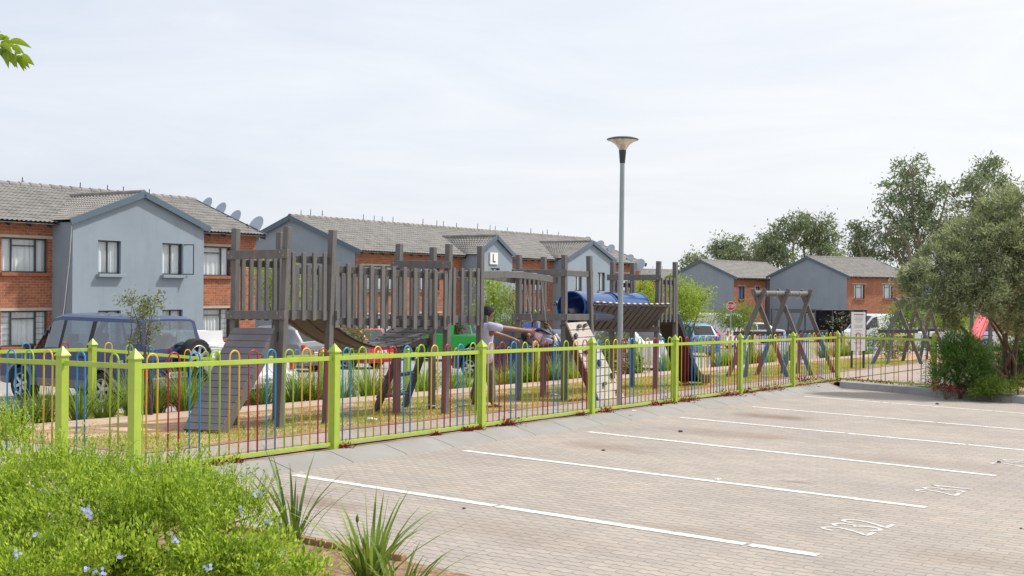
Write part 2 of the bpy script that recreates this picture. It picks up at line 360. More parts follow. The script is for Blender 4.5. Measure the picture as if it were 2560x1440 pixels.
MAT['silverclad'] = M('silver_lower_body', (.17, .175, .20), .4, metal=.2, coat=.1); MAT['seat'] = M('seat_cloth', (.10, .10, .11), .9)
def spl(pts, k=6):                                          # Catmull-Rom through points
    P = [Vector(p) for p in pts]; P = [P[0] * 2 - P[1]] + P + [P[-1] * 2 - P[-2]]; out = []
    for i in range(1, len(P) - 2):
        for j in range(k):
            t = j / k; a, b, c, d = P[i - 1:i + 3]
            out.append(.5 * ((2 * b) + (c - a) * t + (2 * a - 5 * b + 4 * c - d) * t * t + (3 * b - a - 3 * c + d) * t ** 3))
    return out + [P[-2]]
# ------------------------------------------------------------------ ground, car park, paths
def sheet(name, poly, zf, mat, nx=1, kind='structure', thick=0., local=False):
    """flat polygon in (s, n) draped on zf, subdivided by fan-free grid when it is a quad"""
    mb = MB()
    if len(poly) == 4 and nx > 1:
        a, b, c, d = poly
        def fn(u, v):
            s = (a[0] * (1 - u) + b[0] * u) * (1 - v) + (d[0] * (1 - u) + c[0] * u) * v
            n = (a[1] * (1 - u) + b[1] * u) * (1 - v) + (d[1] * (1 - u) + c[1] * u) * v
            return Vector((s, n, zf(s, n)))
        mb.grid(fn, nx, nx)
    else:
        mb.add([(s, n, zf(s, n)) for s, n in poly], [tuple(range(len(poly)))])
    if thick: 
        k = len(poly)
        mb.add([(s, n, zf(s, n)) for s, n in poly] + [(s, n, zf(s, n) - thick) for s, n in poly], [(i, (i + 1) % k, (i + 1) % k + k, i + k) for i in range(k)])
    o = mb.build(name, mat, None, world=False); o.rotation_euler = (0, 0, ROTF)      # local x = along the fence, y = across
    if kind: o['kind'] = kind
    return o
def far_drop(s): return -.06 - .26 * min(max((s - 13) / 6, 0), 1)
def rz(s, n): return gz(s, n) - .28
sheet('ground', [(-400, -1500), (3500, -1500), (3500, 3500), (-400, 3500)], lambda s, n: gz(s, n) - .62 if gz(s, n) > -3.1 else -3.9, MAT['ground'], 60)
sheet('road', [(-30, 16.3), (130, 16.3), (130, 36), (-30, 36)], rz, MAT['asphalt'], 30)
KC = (29.05, 9.0)                                            # the corner where the two kerbs meet
KDS = (28.86 - 27.77) / (8.93 - 4.86)
def kr(n): return 28.9 + (n - 8.93) * KDS
sheet('car_park_paving', [(-12, D - .52), (kr(D - .52), D - .52), (kr(-40), -40), (-12, -40)], lz, MAT['paver'], 24)
# kerb along the fence: a sloped face, one stone per metre
mb = MB(); prof = [(D - .55, -.16), (D - .535, -.092), (D - .51, -.072), (D - .23, .004), (D - .20, .012), (D - .08, .012), (D - .08, -.25)]
def kz(s, n, o): return SA * (s - 8) + o
def kerb_run(mb, s0, s1, jm):
    n = int(round((s1 - s0) / 1.0))
    for i in range(n):
        a = s0 + (s1 - s0) * i / n + .008; b = s0 + (s1 - s0) * (i + 1) / n - .008
        vs = [Vector((s, q, kz(s, q, o))) for s in (a, b) for q, o in prof]; k = len(prof)
        mb.add(vs, [(j, j + 1, j + 1 + k, j + k) for j in range(k - 1)] + [tuple(range(k)), tuple(range(2 * k - 1, k - 1, -1))])
        jm.add([Vector((s, q, kz(s, q, o) - .006)) for s in (b - .002, b + .02) for q, o in prof], [(j, j + 1, j + 1 + k, j + k) for j in range(k - 1)])
jm = MB(); kerb_run(mb, -6., 28.95, jm)
o = struct(mb.build('kerb', MAT['kerb'], world=False, smooth=30)); o.rotation_euler = (0, 0, ROTF)
o = struct(jm.build('kerb_joint', MAT['joint'], world=False)); o.rotation_euler = (0, 0, ROTF)
mb = MB(); jm = MB(); q0 = D - .45
for i in range(22):
    n1 = q0 - i * 1.35; n0 = n1 - 1.335
    vs = []
    for n in (n1, n0):
        s = kr(n); z = lz(s, n)
        vs += [Vector((s - .02, n, z - .05)), Vector((s + .03, n, z + .145)), Vector((s + .07, n, z + .16)), Vector((s + .26, n, z + .165)), Vector((s + .28, n, z - .1))]
    mb.add(vs, [(j, j + 1, j + 6, j + 5) for j in range(4)] + [(0, 1, 2, 3, 4), (9, 8, 7, 6, 5)])
    s = kr(n0); z = lz(s, n0); jm.box((s + .11, n0 - .0075, z + .04), (.20, .02, .2))
o = struct(mb.build('kerb', MAT['kerbdark'], world=False, smooth=30)); o.rotation_euler = (0, 0, ROTF)
o = struct(jm.build('kerb_joint', MAT['joint'], world=False)); o.rotation_euler = (0, 0, ROTF)
# playground ground, with planted strip towards the road
def pz(s, n): return gz(s, n) + (far_drop(s) * min(max((n - 15.1) / 1.0, 0), 1) if n > 15.1 else 0) - .006
mbg = MB()
def fsoil(u, v):
    s = 3 + 55 * u; n = D - .12 + (16.6 - D + .12) * v
    return Vector((s, n, pz(s, n) + .025 * (mnoise.noise((s * .6, n * .6, 0))) * min(1, v * 6) * (1 if n < 14.2 else .3)))
mbg.grid(fsoil, 110, 30); mbg.add([(3, D - .12, pz(3, D)), (58, D - .12, pz(58, D)), (58, D - .12, pz(58, D) - .5), (3, D - .12, pz(3, D) - .5)], [(0, 1, 2, 3)])
mbg.add([(3, 16.6, pz(3, 16.6)), (58, 16.6, pz(58, 16.6)), (58, 16.6, pz(58, 16.6) - .5), (3, 16.6, pz(3, 16.6) - .5)], [(0, 1, 2, 3)])
o = struct(mbg.build('playground_soil', MAT['soil'], world=False, smooth=180)); o.rotation_euler = (0, 0, ROTF)
PTH = lambda s, n: gz(s, n) + .012
sheet('path', [(3, D + .12), (44, D + .12), (44, D + 1.35), (3, D + 1.35)], PTH, MAT['path'], 12)
sheet('path', [(9.0 - 4, D + 1.355), (9.6, D + 1.355), (9.6, 14.2), (5, 14.2)], PTH, MAT['path'], 4)
sheet('path_edging', [(9.6, D + 1.355), (44, D + 1.355), (44, D + 1.56), (9.6, D + 1.56)], lambda s, n: gz(s, n) + .018, MAT['edging'], 12)
sheet('path_edging', [(9.605, D + 1.565), (9.8, D + 1.565), (9.8, 14.2), (9.605, 14.2)], lambda s, n: gz(s, n) + .018, MAT['edging'], 2)
sheet('path', [(3, 14.25), (56, 14.25), (56, 15.12), (3, 15.12)], lambda s, n: gz(s, n) + .02, MAT['farpath'], 12, thick=.05)
sheet('path', [(28.85, 6.72), (45, 5.2), (45, D - .1), (29.6, D - .1)], lambda s, n: gz(s, n) + .012, MAT['path'], 8)
# planted ground right of the car park
sheet('garden_soil', [(kr(D - .4) + .275, D - .4), (75, D - .4), (75, -40), (kr(-40) + .275, -40)], lambda s, n: (lz(s, n) + .15 + min(s - kr(n), 1.5) * .05 - (.14 if n > 6.75 else 0)), MAT['soil'], 20)

# painted bay lines and bay numbers
LINES = [((735, 1188), (2045, 1389)), ((1160, 1127), (2315, 1269)), ((1470, 1080), (2490, 1190)), ((1700, 1044), None), ((1880, 1017), None), ((2010, 991), None)]
for a, b in LINES:
    s0, n0 = G(*a, lot=True); s1, n1 = G(*b, lot=True) if b else (s0 - .5, n0 - 5.9)
    mb = MB(); dv = Vector((s1 - s0, n1 - n0, 0)); L = dv.length; dv.normalize(); pv = Vector((-dv.y, dv.x, 0)); k = 160
    for i in range(k):
        for e in (0, 1):
            t = L * (i + e) / k; w = .060 + .010 * mnoise.noise((t * 13, s0, 0)); c = Vector((s0, n0, 0)) + dv * t + pv * .006 * mnoise.noise((t * 2, s0, 5))
            for sg in (-1, 1):
                p = c + pv * w * sg; mb.v.append((p.x, p.y, lz(p.x, p.y) + .004))
        if random.random() < .99: q = 4 * i; mb.f.append((q, q + 1, q + 3, q + 2))
    o = struct(mb.build('parking_line', MAT['line'], world=False)); o.rotation_euler = (0, 0, ROTF)
GLYPH = {'0': [[(.5, 1), (.15, .8), (0, .5), (.15, .2), (.5, 0), (.85, .2), (1, .5), (.85, .8), (.5, 1)]], '1': [[(.2, .8), (.55, 1), (.55, 0)]], '2': [[(.02, .78), (.2, .97), (.6, 1), (.92, .85), (.9, .6), (.5, .3), (0, .02), (1, .02)]],
         '3': [[(.05, .9), (.4, 1), (.85, .9), (.9, .7), (.75, .56), (.4, .52), (.75, .48), (.95, .3), (.85, .08), (.4, 0), (.02, .12)]], '4': [[(.75, 0), (.75, 1), (0, .3), (1, .3)]], 'L': [[(.1, 1), (.1, .06), (.9, .06)]], 'S': [[(.9, .82), (.7, .97), (.3, .97), (.08, .8), (.15, .6), (.8, .42), (.93, .2), (.7, .03), (.3, .03), (.08, .18)]],
         'T': [[(0, .96), (1, .96)], [(.5, .96), (.5, 0)]], 'O': [[(.5, .98), (.14, .8), (.07, .5), (.14, .2), (.5, .02), (.86, .2), (.93, .5), (.86, .8), (.5, .98)]], 'P': [[(.1, 0), (.1, .96), (.6, .96), (.9, .82), (.9, .6), (.6, .46), (.1, .46)]], 'A': [[(0, 0), (.5, 1), (1, 0)], [(.2, .35), (.8, .35)]],
         'J': [[(.8, 1), (.8, .2), (.5, 0), (.15, .1)]], 'E': [[(.95, .96), (.1, .96), (.1, .04), (.95, .04)], [(.1, .5), (.8, .5)]], 'R': [[(.1, 0), (.1, .96), (.6, .96), (.9, .82), (.9, .62), (.6, .48), (.1, .48)], [(.5, .48), (.95, 0)]], 'W': [[(0, 1), (.25, 0), (.5, .7), (.75, 0), (1, 1)]], 'D': [[(.1, .04), (.1, .96), (.55, .96), (.92, .7), (.92, .3), (.55, .04), (.1, .04)]]}
def text_mesh(name, body, h, w, stroke, mat, mtx, gap=.35, parent=None, drape=None):
    """painted letters as flat strokes in the local xy plane, centred"""
    mb = MB(); tot = len(body) * w + (len(body) - 1) * w * gap; x = -tot / 2
    for c in body:
        for ln in GLYPH[c]:
            P = [Vector((x + a * w, (b - .5) * h, 0)) for a, b in ln]
            if c in '0235689S' and len(ln) > 4: P = spl(P, 4)
            for i, p in enumerate(P):
                t = (P[min(i + 1, len(P) - 1)] - P[max(i - 1, 0)]).normalized(); n = Vector((-t.y, t.x, 0)) * stroke / 2; e = t * (stroke / 2 if i in (0, len(P) - 1) else 0) * (-1 if i == 0 else 1)
                k = 1.0
                if 0 < i < len(P) - 1: k = 1 / max(.6, math.cos((P[i] - P[i - 1]).angle(P[i + 1] - P[i]) / 2))
                mb.v += [tuple(mtx @ (p + e + n * k)), tuple(mtx @ (p + e - n * k))]
            b_ = len(mb.v) - 2 * len(P); mb.f += [(b_ + 2 * i, b_ + 2 * i + 1, b_ + 2 * i + 3, b_ + 2 * i + 2) for i in range(len(P) - 1)]
        x += w * (1 + gap)
    if drape: mb.v = [(a, b, drape(a, b)) for a, b, c in mb.v]
    return mb.build(name, mat, parent, world=False)
for body, p in (('232', (2143, 1318)), ('231', (2360, 1225)), ('230', (2535, 1158))):
    s, n = G(*p, lot=True)
    o = struct(text_mesh('bay_number', body, .42, .17, .044, MAT['bayno'], Matrix.Translation((s, n, lz(s, n) + .006)) @ Matrix.Rotation(R(-3), 4, 'Z'), gap=.45, drape=lambda a, b: lz(a, b) + .004))
    o.rotation_euler = (0, 0, ROTF)

# ------------------------------------------------------------------ hoop top fences
HC = ['blue', 'green', 'yellow', 'red']
def hoop(p, d, z0, mat, parent, h=1.20, w=.14):
    pts = [p - d * w / 2 + Vector((0, 0, z0)), p - d * w / 2 + Vector((0, 0, h - w / 2))]
    pts += [p + d * (-w / 2 * math.cos(a)) + Vector((0, 0, h - w / 2 + w / 2 * math.sin(a))) for a in [math.pi * k / 8 for k in range(1, 8)]]
    pts += [p + d * w / 2 + Vector((0, 0, h - w / 2)), p + d * w / 2 + Vector((0, 0, z0))]
    MB().tube(pts, .0092, 6).build('hoop', mat, parent, smooth=180)
def fence_post(p, parent, h=1.256, w=.094):
    sx, sy = FD * w / 2, ND * w / 2; top = Vector((0, 0, h - .11))
    mb = MB(); c = [p - sx - sy, p + sx - sy, p + sx + sy, p - sx + sy]
    mb.prism([q - Vector((0, 0, .3)) for q in c], Vector((0, 0, h - .11 + .3)))
    o = mb.build('post', MAT['lime'], parent, bevel=.004)
    k = 1.28; cc = [p + (q - p) * k + top for q in c]; m2 = MB(); m2.add(cc + [q + Vector((0, 0, .012)) for q in cc] + [p + Vector((0, 0, h))], [(3, 2, 1, 0), (0, 1, 5, 4), (1, 2, 6, 5), (2, 3, 7, 6), (3, 0, 4, 7), (4, 5, 8), (5, 6, 8), (6, 7, 8), (7, 4, 8)])
    m2.build('post_cap', MAT['lime'], o)
def hoop_fence(name, label, pts, nh, start=0, post_at=None, seq=None, rods=True):
    t = thing(name, label, 'fence', pts[0]); k = start
    for i, p in enumerate(pts):
        if post_at is None or post_at[i]: fence_post(p, t)
    for i in range(len(pts) - 1):
        a, b = pts[i], pts[i + 1]; d = (b - a).normalized(); L = (b - a).length; hd = Vector((d.x, d.y, 0)).normalized()
        MB().bar(a + d * .06 + Vector((0, 0, 1.075)), b - d * .06 + Vector((0, 0, 1.075)), .028, .052).build('top_rail', MAT['lime'], t, bevel=.003)
        MB().bar(a + d * .06 + Vector((0, 0, .065)), b - d * .06 + Vector((0, 0, .065)), .028, .040).build('bottom_rail', MAT['lime'], t, bevel=.003)
        n = nh[i] if isinstance(nh, list) else nh
        for j in range(n):
            c = a + d * (L * (j + .75) / (n + .5)) if n > 2 else a + d * (L * (j + .6) / (n + .2))
            m = (seq[k % len(seq)] if seq else HC[k % 4]); k += 1
            hoop(c + hd * random.uniform(-.006, .006), hd, .08, MAT['hoop_' + m], t, h=1.20 + random.uniform(-.008, .008))
        if rods and n > 3:
            for e, q in ((a, .10), (b, -.10)): MB().tube([e + d * q + Vector((0, 0, .08)), e + d * q + Vector((0, 0, 1.05))], .0075, 6).build('rod', MAT['hoop_green'], t)
    return t
sA, nA = 8.41, 10.88; sB = 8.28
fs = [sB] + [11.265 + 3.1 * 0 + i * 3.1585 for i in range(6)]
fs[1:] = [S_at(px, D) for px in (837, 1205, 1480, 1688, 1851, 1983, 2094)]
front = [WG(sA, nA)] + [WG(s, D) for s in fs]
hoop_fence('hoop_fence', 'long lime green hoop top fence with coloured bars between car park kerb and playground', front, [2] + [10] * 7, 2,
           seq=['yellow', 'red', 'blue', 'green', 'yellow', 'red', 'blue', 'green', 'yellow', 'red', 'blue', 'green'])
sI = fs[-1]; sJ, nJ = G(2335, 970)
hoop_fence('hoop_fence', 'short lime green hoop top fence beside the right kerb, ending at the dark shrubs', [WG(sI, D), WG(sJ, nJ)], [7], 0, [False, True], seq=['yellow', 'red', 'blue', 'green', 'yellow', 'red', 'blue'])
hoop_fence('hoop_fence', 'lime green hoop top fence turning away at the left edge of the photo', [WG(sA, nA), WG(sA, 13.5), WG(sA, 16.2, -.06)], [8, 8], 3, [False, True, True], seq=['green', 'blue', 'red', 'yellow'])
nf = 16.15
fps = [sA + .1] + [S_at(px, nf) for px in (232, 548, 807, 1019, 1195, 1345, 1475, 1590, 1690, 1782, 1862, 1935, 2000, 2058, 2112, 2165, 2225, 2285)]
far = [WG(s, nf, far_drop(s) + (-.12 if 15 < s < 17 else -.06 if s > 22 else 0)) for s in fps]
hoop_fence('hoop_fence', 'far lime green hoop top fence along the road behind the planted bed', far, [6] * 3 + [5] * 15, 1, [False] + [True] * 18, seq=['green', 'blue', 'red', 'yellow'], rods=False)
# ------------------------------------------------------------------ climbing frame: four towers joined by bridges (one bolted structure)
play = thing('climbing_frame', 'grey plank climbing frame of four towers with ramp, slat bridge, blue tunnels and slide', 'climbing frame', WG(12.99, 12.1))
def pbase(px=None, sn=None):
    s, n = G(*px) if px else sn
    return s, n, WG(s, n)
def tpost(top, px=None, sn=None, w=.094):
    s, n, b = pbase(px, sn); t = V(top[0], top[1], b.y)
    MB().bar(b - (t - b).normalized() * .15, t, w, w, up=FD).build('post', MAT['wood'], play, bevel=.006)
    return b, t
def at_z(bt, z):                                             # point of a post at height z above its base
    b, t = bt; return b + (t - b) * (z / (t.z - b.z))
def plank(a, b, h=.12, th=.045, off=None, name='rail', mat='wood', ext=.09, bolts=True, parent=None):
    o = Vector(off) if off is not None else Vector((0, 0, 0))
    pl = MB().bar(a + o, b + o, th, h, ext=ext).build(name, MAT[mat], parent or play, bevel=.005)
    if bolts and off is not None:
        k = MB(); d = (b - a).normalized(); od = o.normalized() * (th / 2 + .004)
        for e in (a + o, b + o):
            for dx, dz in ((-.03, .025), (.03, -.025)): k.lathe([(0, .006), (.011, .005), (.013, -.004)], e + od + d * dx + Vector((0, 0, dz)), 8, axis=o)
        k.build('bolt', MAT['bolt'], pl, smooth=60)
    return pl
def panel(a, b, zb, zt, n, off, sw=.072, th=.035, zb2=None, zt2=None, label=None, e=.06):
    """railing: two rails with upright slats on the outer side; a, b are ground points"""
    zb2 = zb if zb2 is None else zb2; zt2 = zt if zt2 is None else zt2
    d = (b - a); L = d.length; dn = d / L; o = Vector(off).normalized()
    up = lambda z: Vector((0, 0, z))
    for fz in (.90, .10):
        rl = MB().bar(a + up(zb + (zt - zb) * fz), b + up(zb2 + (zt2 - zb2) * fz), .04, .10).build('railing', MAT['wooddk'], play, bevel=.004)
    for i in range(n):
        f = e + (1 - 2 * e) * i / (n - 1); p = a + d * f + o * (.02 + th / 2)
        z0 = zb + (zb2 - zb) * f + random.uniform(-.008, .008); z1 = zt + (zt2 - zt) * f + random.uniform(-.008, .008)
        t = random.uniform(-.004, .004)
        MB().bar(p + up(z0), p + up(z1) + dn * t, sw, th, up=o).build('slat', MAT['wood'], rl, bevel=.004)
    return rl
def platform(c4, z, name='platform'):
    mb = MB(); a, b, c, d = c4; n = 6
    for i in range(n):
        f0, f1 = i / n + .008, (i + 1) / n - .008
        p = [a + (b - a) * f0, a + (b - a) * f1, d + (c - d) * f1, d + (c - d) * f0]
        mb.prism([q + Vector((0, 0, z - .03)) for q in p], Vector((0, 0, .03)))
    return mb.build(name, MAT['wooddk'], play)
def gnd(b, z=0.): return Vector((b.x, b.y, z))
# towers
T1n = tpost((719.5, 567), px=(698, 1068)); T1r = tpost((832, 575), px=(815, 1060)); T1l = tpost((590, 571), sn=(12.97, 12.98)); T1b = tpost((701, 581), sn=(13.76, 12.88))
T2n = tpost((1122.7, 610), px=(1112, 1034)); T2r = tpost((1202, 616), px=(1198, 1026)); T2l = tpost((998.7, 610), px=(991, 1033)); T2b = tpost((1083, 618), px=(1079, 1021))
T3n = tpost((1411, 637), px=(1410, 1002)); T3r = tpost((1473, 640), sn=(20.9, 11.42)); T3l = tpost((1297, 637), px=(1296, 1002)); T3b = tpost((1359.5, 642), px=(1358, 994))
T4n = tpost((1647, 653), px=(1638, 973)); T4r = tpost((1688, 655), sn=(25.08, 11.62)); T4l = tpost((1532, 655), sn=(23.95, 12.62)); T4b = tpost((1582, 657), px=(1580, 968.6))
OUT_L = -FD * .075; OUT_N = -ND * .075; OUT_B = ND * .075; OUT_R = FD * .075
for (n_, r_, l_, b_, zp, zt) in ((T1n, T1r, T1l, T1b, 1.58, 2.44), (T2n, T2r, T2l, T2b, 1.52, 2.40), (T3n, T3r, T3l, T3b, 1.56, 2.38), (T4n, T4r, T4l, T4b, 1.56, 2.42)):
    platform([at_z(q, zp - .02) for q in (n_, r_, b_, l_)], .04)
    plank(at_z(l_, zp), at_z(n_, zp), off=OUT_L, h=.125)                     # platform edge, left face
    plank(at_z(l_, zt), at_z(n_, zt), off=OUT_L, h=.125)                     # upper rail, left face
    plank(at_z(n_, zp), at_z(r_, zp), h=.12, ext=-.05)
    plank(at_z(b_, zp), at_z(r_, zp), off=OUT_R, h=.12)
    plank(at_z(l_, zp), at_z(b_, zp), h=.12, ext=-.05)
panel(at_z(T1n, 1.30), at_z(T1r, 1.30), .20, 1.17, 4, -ND, e=.16)
panel(at_z(T1l, 1.30), at_z(T1b, 1.30), .20, 1.12, 5, -ND, e=.14)
panel(at_z(T2n, 1.30), at_z(T2r, 1.30), .12, 1.06, 4, -ND, e=.14)
panel(at_z(T2l, 1.30), at_z(T2b, 1.30), .12, 1.06, 5, -ND, e=.14)
panel(at_z(T3l, 1.30), at_z(T3b, 1.30), .22, 1.00, 5, -ND, e=.14)
panel(at_z(T4n, 1.30), at_z(T4r, 1.30), .15, 1.12, 4, -ND, e=.16)
panel(at_z(T4l, 1.30), at_z(T4b, 1.30), .15, 1.05, 4, -ND, e=.16)
plank(at_z(T3n, 2.38), at_z(T3r, 2.38), h=.11); plank(at_z(T4n, 1.30), at_z(T4l, 1.30), off=OUT_L, h=.125)
# slat bridge between tower one and two
def brail(a, b, off, label=None):
    pa, pb = a, b
    return panel(gnd(pa, 0), gnd(pb, 0), pa.z - .12, pa.z + .83, 11, off, sw=.085, zb2=pb.z - .14, zt2=pb.z + .80, e=.03)
brail(at_z(T1r, 1.52) + FD * .02, at_z(T2n, 1.50) - FD * .02, -ND); brail(at_z(T1b, 1.52), at_z(T2l, 1.50), -ND)
d0n, d0f = at_z(T1r, 1.54), at_z(T1b, 1.54); d1n, d1f = at_z(T2n, 1.50), at_z(T2l, 1.50)
top, und = MB(), MB(); K = 14
def deckp(f, g): 
    p = (d0n * (1 - f) + d1n * f) * (1 - g) + (d0f * (1 - f) + d1f * f) * g
    return p - Vector((0, 0, .44 * 4 * f * (1 - f)))
for i in range(K):
    f0, f1 = i / K + .006, (i + 1) / K - .006
    q = [deckp(f0, .06), deckp(f1, .06), deckp(f1, .94), deckp(f0, .94)]
    top.prism(q, Vector((0, 0, .022)))
for g0, g1 in ((.1, .18), (.46, .54), (.82, .9)):
    und.grid(lambda u, v: deckp(u, g0 + (g1 - g0) * v) - Vector((0, 0, .014)), 28, 1)
dk = top.build('bridge_deck', MAT['decktop'], play, bevel=.004); und.build('chain_strip', MAT['belt'], dk)
bel = MB(); bel.grid(lambda u, v: deckp(u, .08 + .84 * v) - Vector((0, 0, .006)), 28, 2); bel.build('belt', MAT['belt'], dk)
bl = MB()
for i in range(K):
    for g in (.14, .5, .86):
        p = deckp((i + .5) / K, g); bl.box(p + Vector((0, 0, .024)), (.035, .035, .008))
bl.build('bolt', MAT['gap'], dk)
# plank ramp on tower one
rt0, rt1 = at_z(T1n, 1.40) - FD * .10 - ND * -.06, at_z(T1l, 1.40) - FD * .10 + ND * -.06
rb0, rb1 = WG(*G(548, 1083), .03), WG(*G(456, 1078), .03)
mb, sidem = MB(), MB(); NR = 15
nrm = (rt0 - rb0).cross(rb1 - rb0).normalized(); nrm = nrm if nrm.z > 0 else -nrm
for i in range(NR):
    f0, f1 = i / NR + .002, (i + 1) / NR - .002
    q = [rb0.lerp(rt0, f0), rb1.lerp(rt1, f0), rb1.lerp(rt1, f1), rb0.lerp(rt0, f1)]
    mb.prism([p - nrm * .03 for p in q], nrm * .03)
rmp = mb.build('ramp', MAT['ramp'], play, bevel=.004)
for a, b in ((rb0, rt0), (rb1, rt1)):
    inw = (rb1 - rb0).normalized() * (.025 if a is rb0 else -.025)
    MB().bar(a + inw - nrm * .105, b + inw - nrm * .105, .045, .145, up=nrm).build('side_beam', MAT['wood'], rmp, bevel=.005)
cl_ = MB()
for i in range(5, 12, 3):
    f = i / NR; cl_.bar(rb0.lerp(rt0, f) - nrm * .05, rb1.lerp(rt1, f) - nrm * .05, .04, .05, up=nrm)
cl_.build('crossbar', MAT['wooddk'], rmp)
# ladder on tower two
lb0, lb1 = WG(*G(940, 1027)), WG(*G(1012, 1016)); lt0, lt1 = V(1004, 864, lb0.y - .45), V(1066, 853, lb1.y - .45)
lad = MB().bar(lb0, lt0, .09, .09).bar(lb1, lt1, .09, .09).build('ladder', MAT['wooddk'], play, bevel=.005)
for f in (.22, .53):
    a, b = lb0.lerp(lt0, f), lb1.lerp(lt1, f); d = (b - a).normalized()
    MB().tube([a - d * .13, b + d * .02], .034, 12).build('rung', MAT['wooddk'], lad, smooth=60)
MB().bar(lt0, lt1 + (lt1 - lt0).normalized() * .35, .05, .12).build('top_beam', MAT['wood'], lad, bevel=.005)
# overhead beams between tower two and three
ob = [(at_z(T2r, 2.26), at_z(T3n, 2.24) + ND * .14 - FD * .05), (at_z(T2b, 2.26), at_z(T3l, 2.24) + ND * .1)]
for a, b in ob:
    m = MB(); pts = [a.lerp(b, f) + Vector((0, 0, .05 * math.sin(math.pi * f))) for f in (0, .25, .5, .75, 1)]
    for p, q in zip(pts, pts[1:]): m.bar(p, q, .05, .115, ext=.004)
    m.build('overhead_beam', MAT['wood'], play, bevel=.004)
for f in (.18, .36, .54, .72, .9):
    p, q = ob[0][0].lerp(ob[0][1], f), ob[1][0].lerp(ob[1][1], f); z = Vector((0, 0, .05 * math.sin(math.pi * f) + .055))
    MB().tube([p + z, q + z], .016, 8).build('rung', MAT['galv'], play, smooth=60)
# climbing panel on tower three
c_tl, c_tr = V(1417, 806, T3n[0].y - .1), V(1466, 803, T3r[0].y - .12); c_bl, c_br = WG(*G(1499, 1003), .02), WG(*G(1562, 996), .02)
mb = MB(); cn = (c_tl - c_bl).cross(c_br - c_bl).normalized(); cn = cn if cn.z > 0 else -cn; NC = 10
for i in range(NC):
    f0, f1 = i / NC + .005, (i + 1) / NC - .005
    q = [c_bl.lerp(c_tl, f0), c_br.lerp(c_tr, f0), c_br.lerp(c_tr, f1), c_bl.lerp(c_tl, f1)]; mb.prism([p - cn * .03 for p in q], cn * .03)
cw = mb.build('climbing_panel', MAT['climb'], play, bevel=.004)
for a, b, sgn in ((c_bl, c_tl, 1), (c_br, c_tr, -1)):
    inw = (c_br - c_bl).normalized() * .025 * sgn; MB().bar(a + inw - cn * .10, b + inw - cn * .10, .045, .14, up=cn).build('side_beam', MAT['wooddk'], cw, bevel=.005)
for hx, hy in ((1445, 816), (1460, 814), (1436, 841), (1463, 880), (1484, 868), (1495, 909), (1529, 941), (1508, 960), (1541, 978), (1475, 935)):
    r_ = ray(hx, hy); t_ = (c_bl - Vector((0, 0, EYE))).dot(cn) / r_.dot(cn); p = Vector((0, 0, EYE)) + r_ * t_
    a = random.uniform(0, 3); u = (c_tl - c_bl).normalized(); v = cn.cross(u); e1 = u * math.cos(a) + v * math.sin(a); e2 = cn.cross(e1)
    MB().prism([p + e1 * .075, p + e2 * .05 - e1 * .02, p - e1 * .06, p - e2 * .035], cn * .06).build('hand_hold', MAT['wooddk'], cw, bevel=.008)
# V-shaped slat bridge and blue tunnels between tower three and four
trm = MB(); endm = MB(); NS = 13
for i in range(NS):
    s = 21.05 + (24.2 - 21.05) * i / (NS - 1); zg = gz(s, 11.85)
    sag = -.02 * math.sin(math.pi * i / (NS - 1))
    pa, pm, pb = W(s, 11.40, zg + 1.86 + sag), W(s, 11.85, zg + 1.34 + sag), W(s, 12.30, zg + 1.86 + sag)
    MBs = MB().bar(pa, pm, .20, .035, up=ND).bar(pm, pb, .20, .035, up=ND)
    sl_ = MBs.build('trough_slat', MAT['wooddk'], play, bevel=.004)
    MB().bar(pa, pa + (pm - pa).normalized() * -.006, .10, .034, up=ND).build('end_grain', MAT['climb'], sl_)
for q, z in ((11.42, 1.80), (11.85, 1.30), (12.28, 1.80)):
    MB().tube([W(20.9, q, gz(20.9, q) + z), W(24.3, q, gz(24.3, q) + z)], .02, 8).build('trough_rope', MAT['wooddk'], play, smooth=60)
def pipe(s0, s1, n0, n1, z0, z1, r=.30, th=.012):
    a, b = W(s0, n0, gz(s0, n0) + z0), W(s1, n1, gz(s1, n1) + z1); ax = b - a; L = ax.length
    prof = [(r - th, 0), (r, 0), (r + .012, .01), (r + .012, .05), (r, .06)]
    k = 5
    prof += [(r, L - .06), (r + .012, L - .05), (r + .012, L - .01), (r, L), (r - th, L), (r - th, 0)]
    MB().lathe(prof, a, 40, axis=ax).build('tunnel', MAT['tube'], play, smooth=40)
pipe(20.72, 22.25, 11.80, 11.86, 1.75, 1.74); pipe(22.45, 23.98, 11.92, 12.02, 1.76, 1.78)
# slide on tower four
def slp(f, g, h=0.):
    prof = [(0, 1.50), (.12, 1.48), (1.05, .30), (1.30, .13), (1.50, .08), (1.80, .08)]; x = f * 1.80
    z = np.interp(x, [p[0] for p in prof], [p[1] for p in prof]); s = 25.1 + x; n = 11.60 + .52 * g
    return W(s, n, gz(s, n) + z + h)
ch = MB(); ch.grid(lambda u, v: slp(u, v), 20, 4)
slide = ch.build('slide', MAT['slide'], play, smooth=60)
und = MB(); und.grid(lambda u, v: slp(u, v, -.02), 20, 4); 
for g in (0, 1):
    und.grid(lambda u, v: slp(u, g, -.06 + .20 * v) + ND * (.012 if g else -.012), 20, 2)
und.build('slide_underside', MAT['black'], slide)
lip = MB()
for g in (0, 1): lip.tube([slp(u / 20, g, .15) for u in range(21)], .018, 8)
lip.tube([slp(1, g / 4, 0) for g in range(5)], .02, 8)
lip.build('slide_rim', MAT['slide'], slide, smooth=60)

